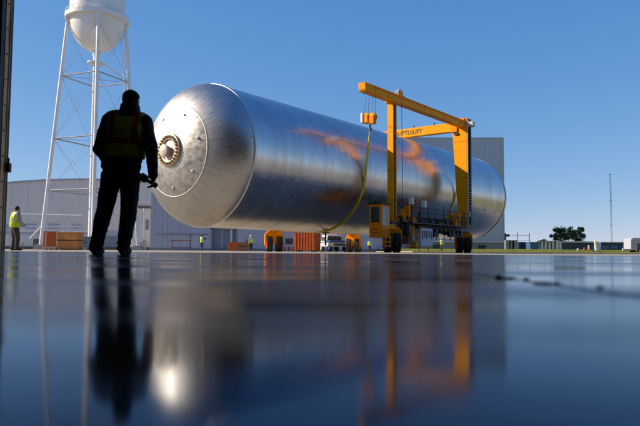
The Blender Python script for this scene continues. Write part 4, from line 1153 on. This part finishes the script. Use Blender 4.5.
person('person in dark clothes and lime vest standing in the doorway with back turned', (PX, PY, 0), 0, J0, hat='cap', vox=.006, stripe=M_stripeo, bulk=1.04, tw=1.1, collar=1.32)
# the black torch in the right hand
tr = thing('hand_torch', 'black torch held in the right hand of the person in the doorway', 'torch', (PX+.338, PY+.14, .80))
d0 = Vector((-.80, .05, .50)).normalized()
Mt = d0.to_track_quat('Z', 'Y').to_matrix().to_4x4()
MB().lathe([(0, -.085), (.026, -.085), (.030, -.075), (.030, -.04), (.019, -.03), (.019, .03), (.022, .04)], 16, Mt).build('grip', M_black, tr)
MB().lathe([(.022, .04), (.040, .055), (.046, .07), (.046, .125), (.040, .13), (0, .128)], 20, Mt).build('torch_head', M_black, tr)

# worker at the far left, seen from the side, arms forward
J1 = dict(head=(0, .06, 1.62), neck=(0, .0, 1.50), chest=(0, 0, 1.28), pelvis=(0, -.02, .92), face=(0, 1, 0),
          sh_l=(-.19, 0, 1.42), el_l=(-.24, .06, 1.12), wr_l=(-.13, .27, 1.00), hd_l=(.4, .8, -.2), pn_l=(.8, -.4, 0), th_l=(0, .3, 1),
          sh_r=(.19, 0, 1.42), el_r=(.25, .04, 1.12), wr_r=(.16, .28, .98), hd_r=(-.4, .8, -.2), pn_r=(-.8, -.4, 0), th_r=(0, .3, 1),
          hip_l=(-.09, -.01, .85), kn_l=(-.11, .03, .46), an_l=(-.12, -.02, .085), toe_l=(-.14, .15, .05),
          hip_r=(.09, -.01, .85), kn_r=(.11, .05, .46), an_r=(.13, .02, .085), toe_r=(.16, .19, .05), curl=.6, hem=-.02)
p1 = at(14.5, 250, 24.5)
person('worker in bright lime vest standing side-on beside the left door jamb', (p1.x, 24.5, 0), R_(-38), J1, hat='hair', jm=M_greyshirt, tm=M_tan, vox=.008, bulk=1.12, tw=1.15)
# four small workers out on the apron
J2 = dict(J1); J2.update(sh_l=(-.19, 0, 1.42), el_l=(-.27, .0, 1.14), wr_l=(-.26, .08, .90), hd_l=(0, .2, -1), pn_l=(1, 0, 0), th_l=(0, 1, 0),
          el_r=(.36, .10, 1.24), wr_r=(.26, .28, 1.40), hd_r=(-.2, .5, .8), pn_r=(-.3, -.5, .5), th_r=(-1, 0, .2),
          kn_l=(-.11, .1, .47), an_l=(-.1, .02, .085), toe_l=(-.11, .19, .05), kn_r=(.1, 0, .46), an_r=(.1, -.14, .085), toe_r=(.11, .03, .05))
J3 = dict(J1); J3.update(el_l=(-.26, -.02, 1.14), wr_l=(-.25, .06, .89), hd_l=(0, .2, -1), pn_l=(1, 0, 0), th_l=(0, 1, 0), el_r=(.26, -.02, 1.14), wr_r=(.25, .06, .89), hd_r=(0, .2, -1), pn_r=(-1, 0, 0), th_r=(0, 1, 0))
p2 = at(201.8, 250, 68); person('worker in lime vest and navy trousers before the low blue grey wall', (p2.x, 68, 0), R_(-20), J2, hat='hair', jm=M_jacket, tm=M_blue, vox=.014)
p3 = at(251.0, 250, 69); person('worker in lime vest standing right of the brown crates', (p3.x, 69, 0), R_(35), J3, hat='helmet', jm=M_greyshirt, tm=M_trous, vox=.014)
p4 = at(369.5, 250, 90); person('worker in lime vest half hidden left of the cab steps', (p4.x, 90, 0), R_(180), J3, hat='hair', jm=M_vest, tm=M_tan, vox=.014)
p5 = at(441.6, 250, 86); person('worker in pale vest and white helmet right of the engine pack', (p5.x, 86, verge_z(86)-.02), R_(150), J2, hat='helmet', jm=M_greyshirt, tm=M_tan, vox=.014)

# ------------------------------------------------------------------ floor joint and scraps close to the lens
rnd = random.Random(9)
jt = MB(); pts = []
for k in range(120):
    y = .45 + 1.1*(k/119)**1.3
    pts.append((.372 + .004*rnd.uniform(-1, 1) + .01*math.sin(y*2), y, (.0048+.002*rnd.uniform(-1, 1) + .0022*max(0, noise.noise((y*9, 0, 3))))*(1-.45*k/119)))
vs, fs = [], []
for x, y, w in pts: vs += [(x-w, y, .0005), (x-w*.4, y, .0014), (x+w*.4, y, .0014), (x+w, y, .0005)]
for i in range(len(pts)-1):
    for j in range(3): fs.append((i*4+j, i*4+j+1, i*4+5+j, i*4+4+j))
tag(jt.add(vs, fs, None, True).build('floor_joint', M_joint), kind='structure')
def scrap(px0, py0, sx, sy, sz, label, m=M_debris):
    # ground point behind that pixel
    a = at(px0, py0, 1.0); k = CAM_H/(CAM_H - a.z)
    x, y = a.x*k, k
    bm = bmesh.new(); bmesh.ops.create_icosphere(bm, subdivisions=2, radius=1)
    for v in bm.verts:
        f = 1 + .35*noise.noise(v.co*1.7 + Vector((px0, py0, 0)))
        v.co = Vector((v.co.x*sx*f, v.co.y*sy*f, max(-.1, v.co.z)*sz*f))
    me = bpy.data.meshes.new('floor_scrap'); bm.to_mesh(me); bm.free(); me.materials.append(m)
    o = bpy.data.objects.new('floor_scrap', me); COL.objects.link(o); o.location = (x, y, .0005)
    tag(o, label, 'scrap', 'scraps along the floor joint')
scrap(498.5, 278.2, .0075, .014, .0062, 'black lump of dirt at the far end of the dark streak on the floor')
scrap(509, 278.8, .013, .014, .0035, 'flat dark flake just right of the black lump on the floor')
scrap(526, 279.5, .006, .010, .003, 'small bluish flake between the flat flake and the red joint', M_navy)
scrap(545, 284.0, .020, .016, .0034, 'dull red flake lying on the floor joint', M_joint)
scrap(557, 284.5, .006, .012, .0035, 'dark crumb right of the dull red flake on the floor')
scrap(600, 287.5, .004, .010, .003, 'lone dark crumb farther right above the floor joint')

bpy.data.scenes.remove(WORK)
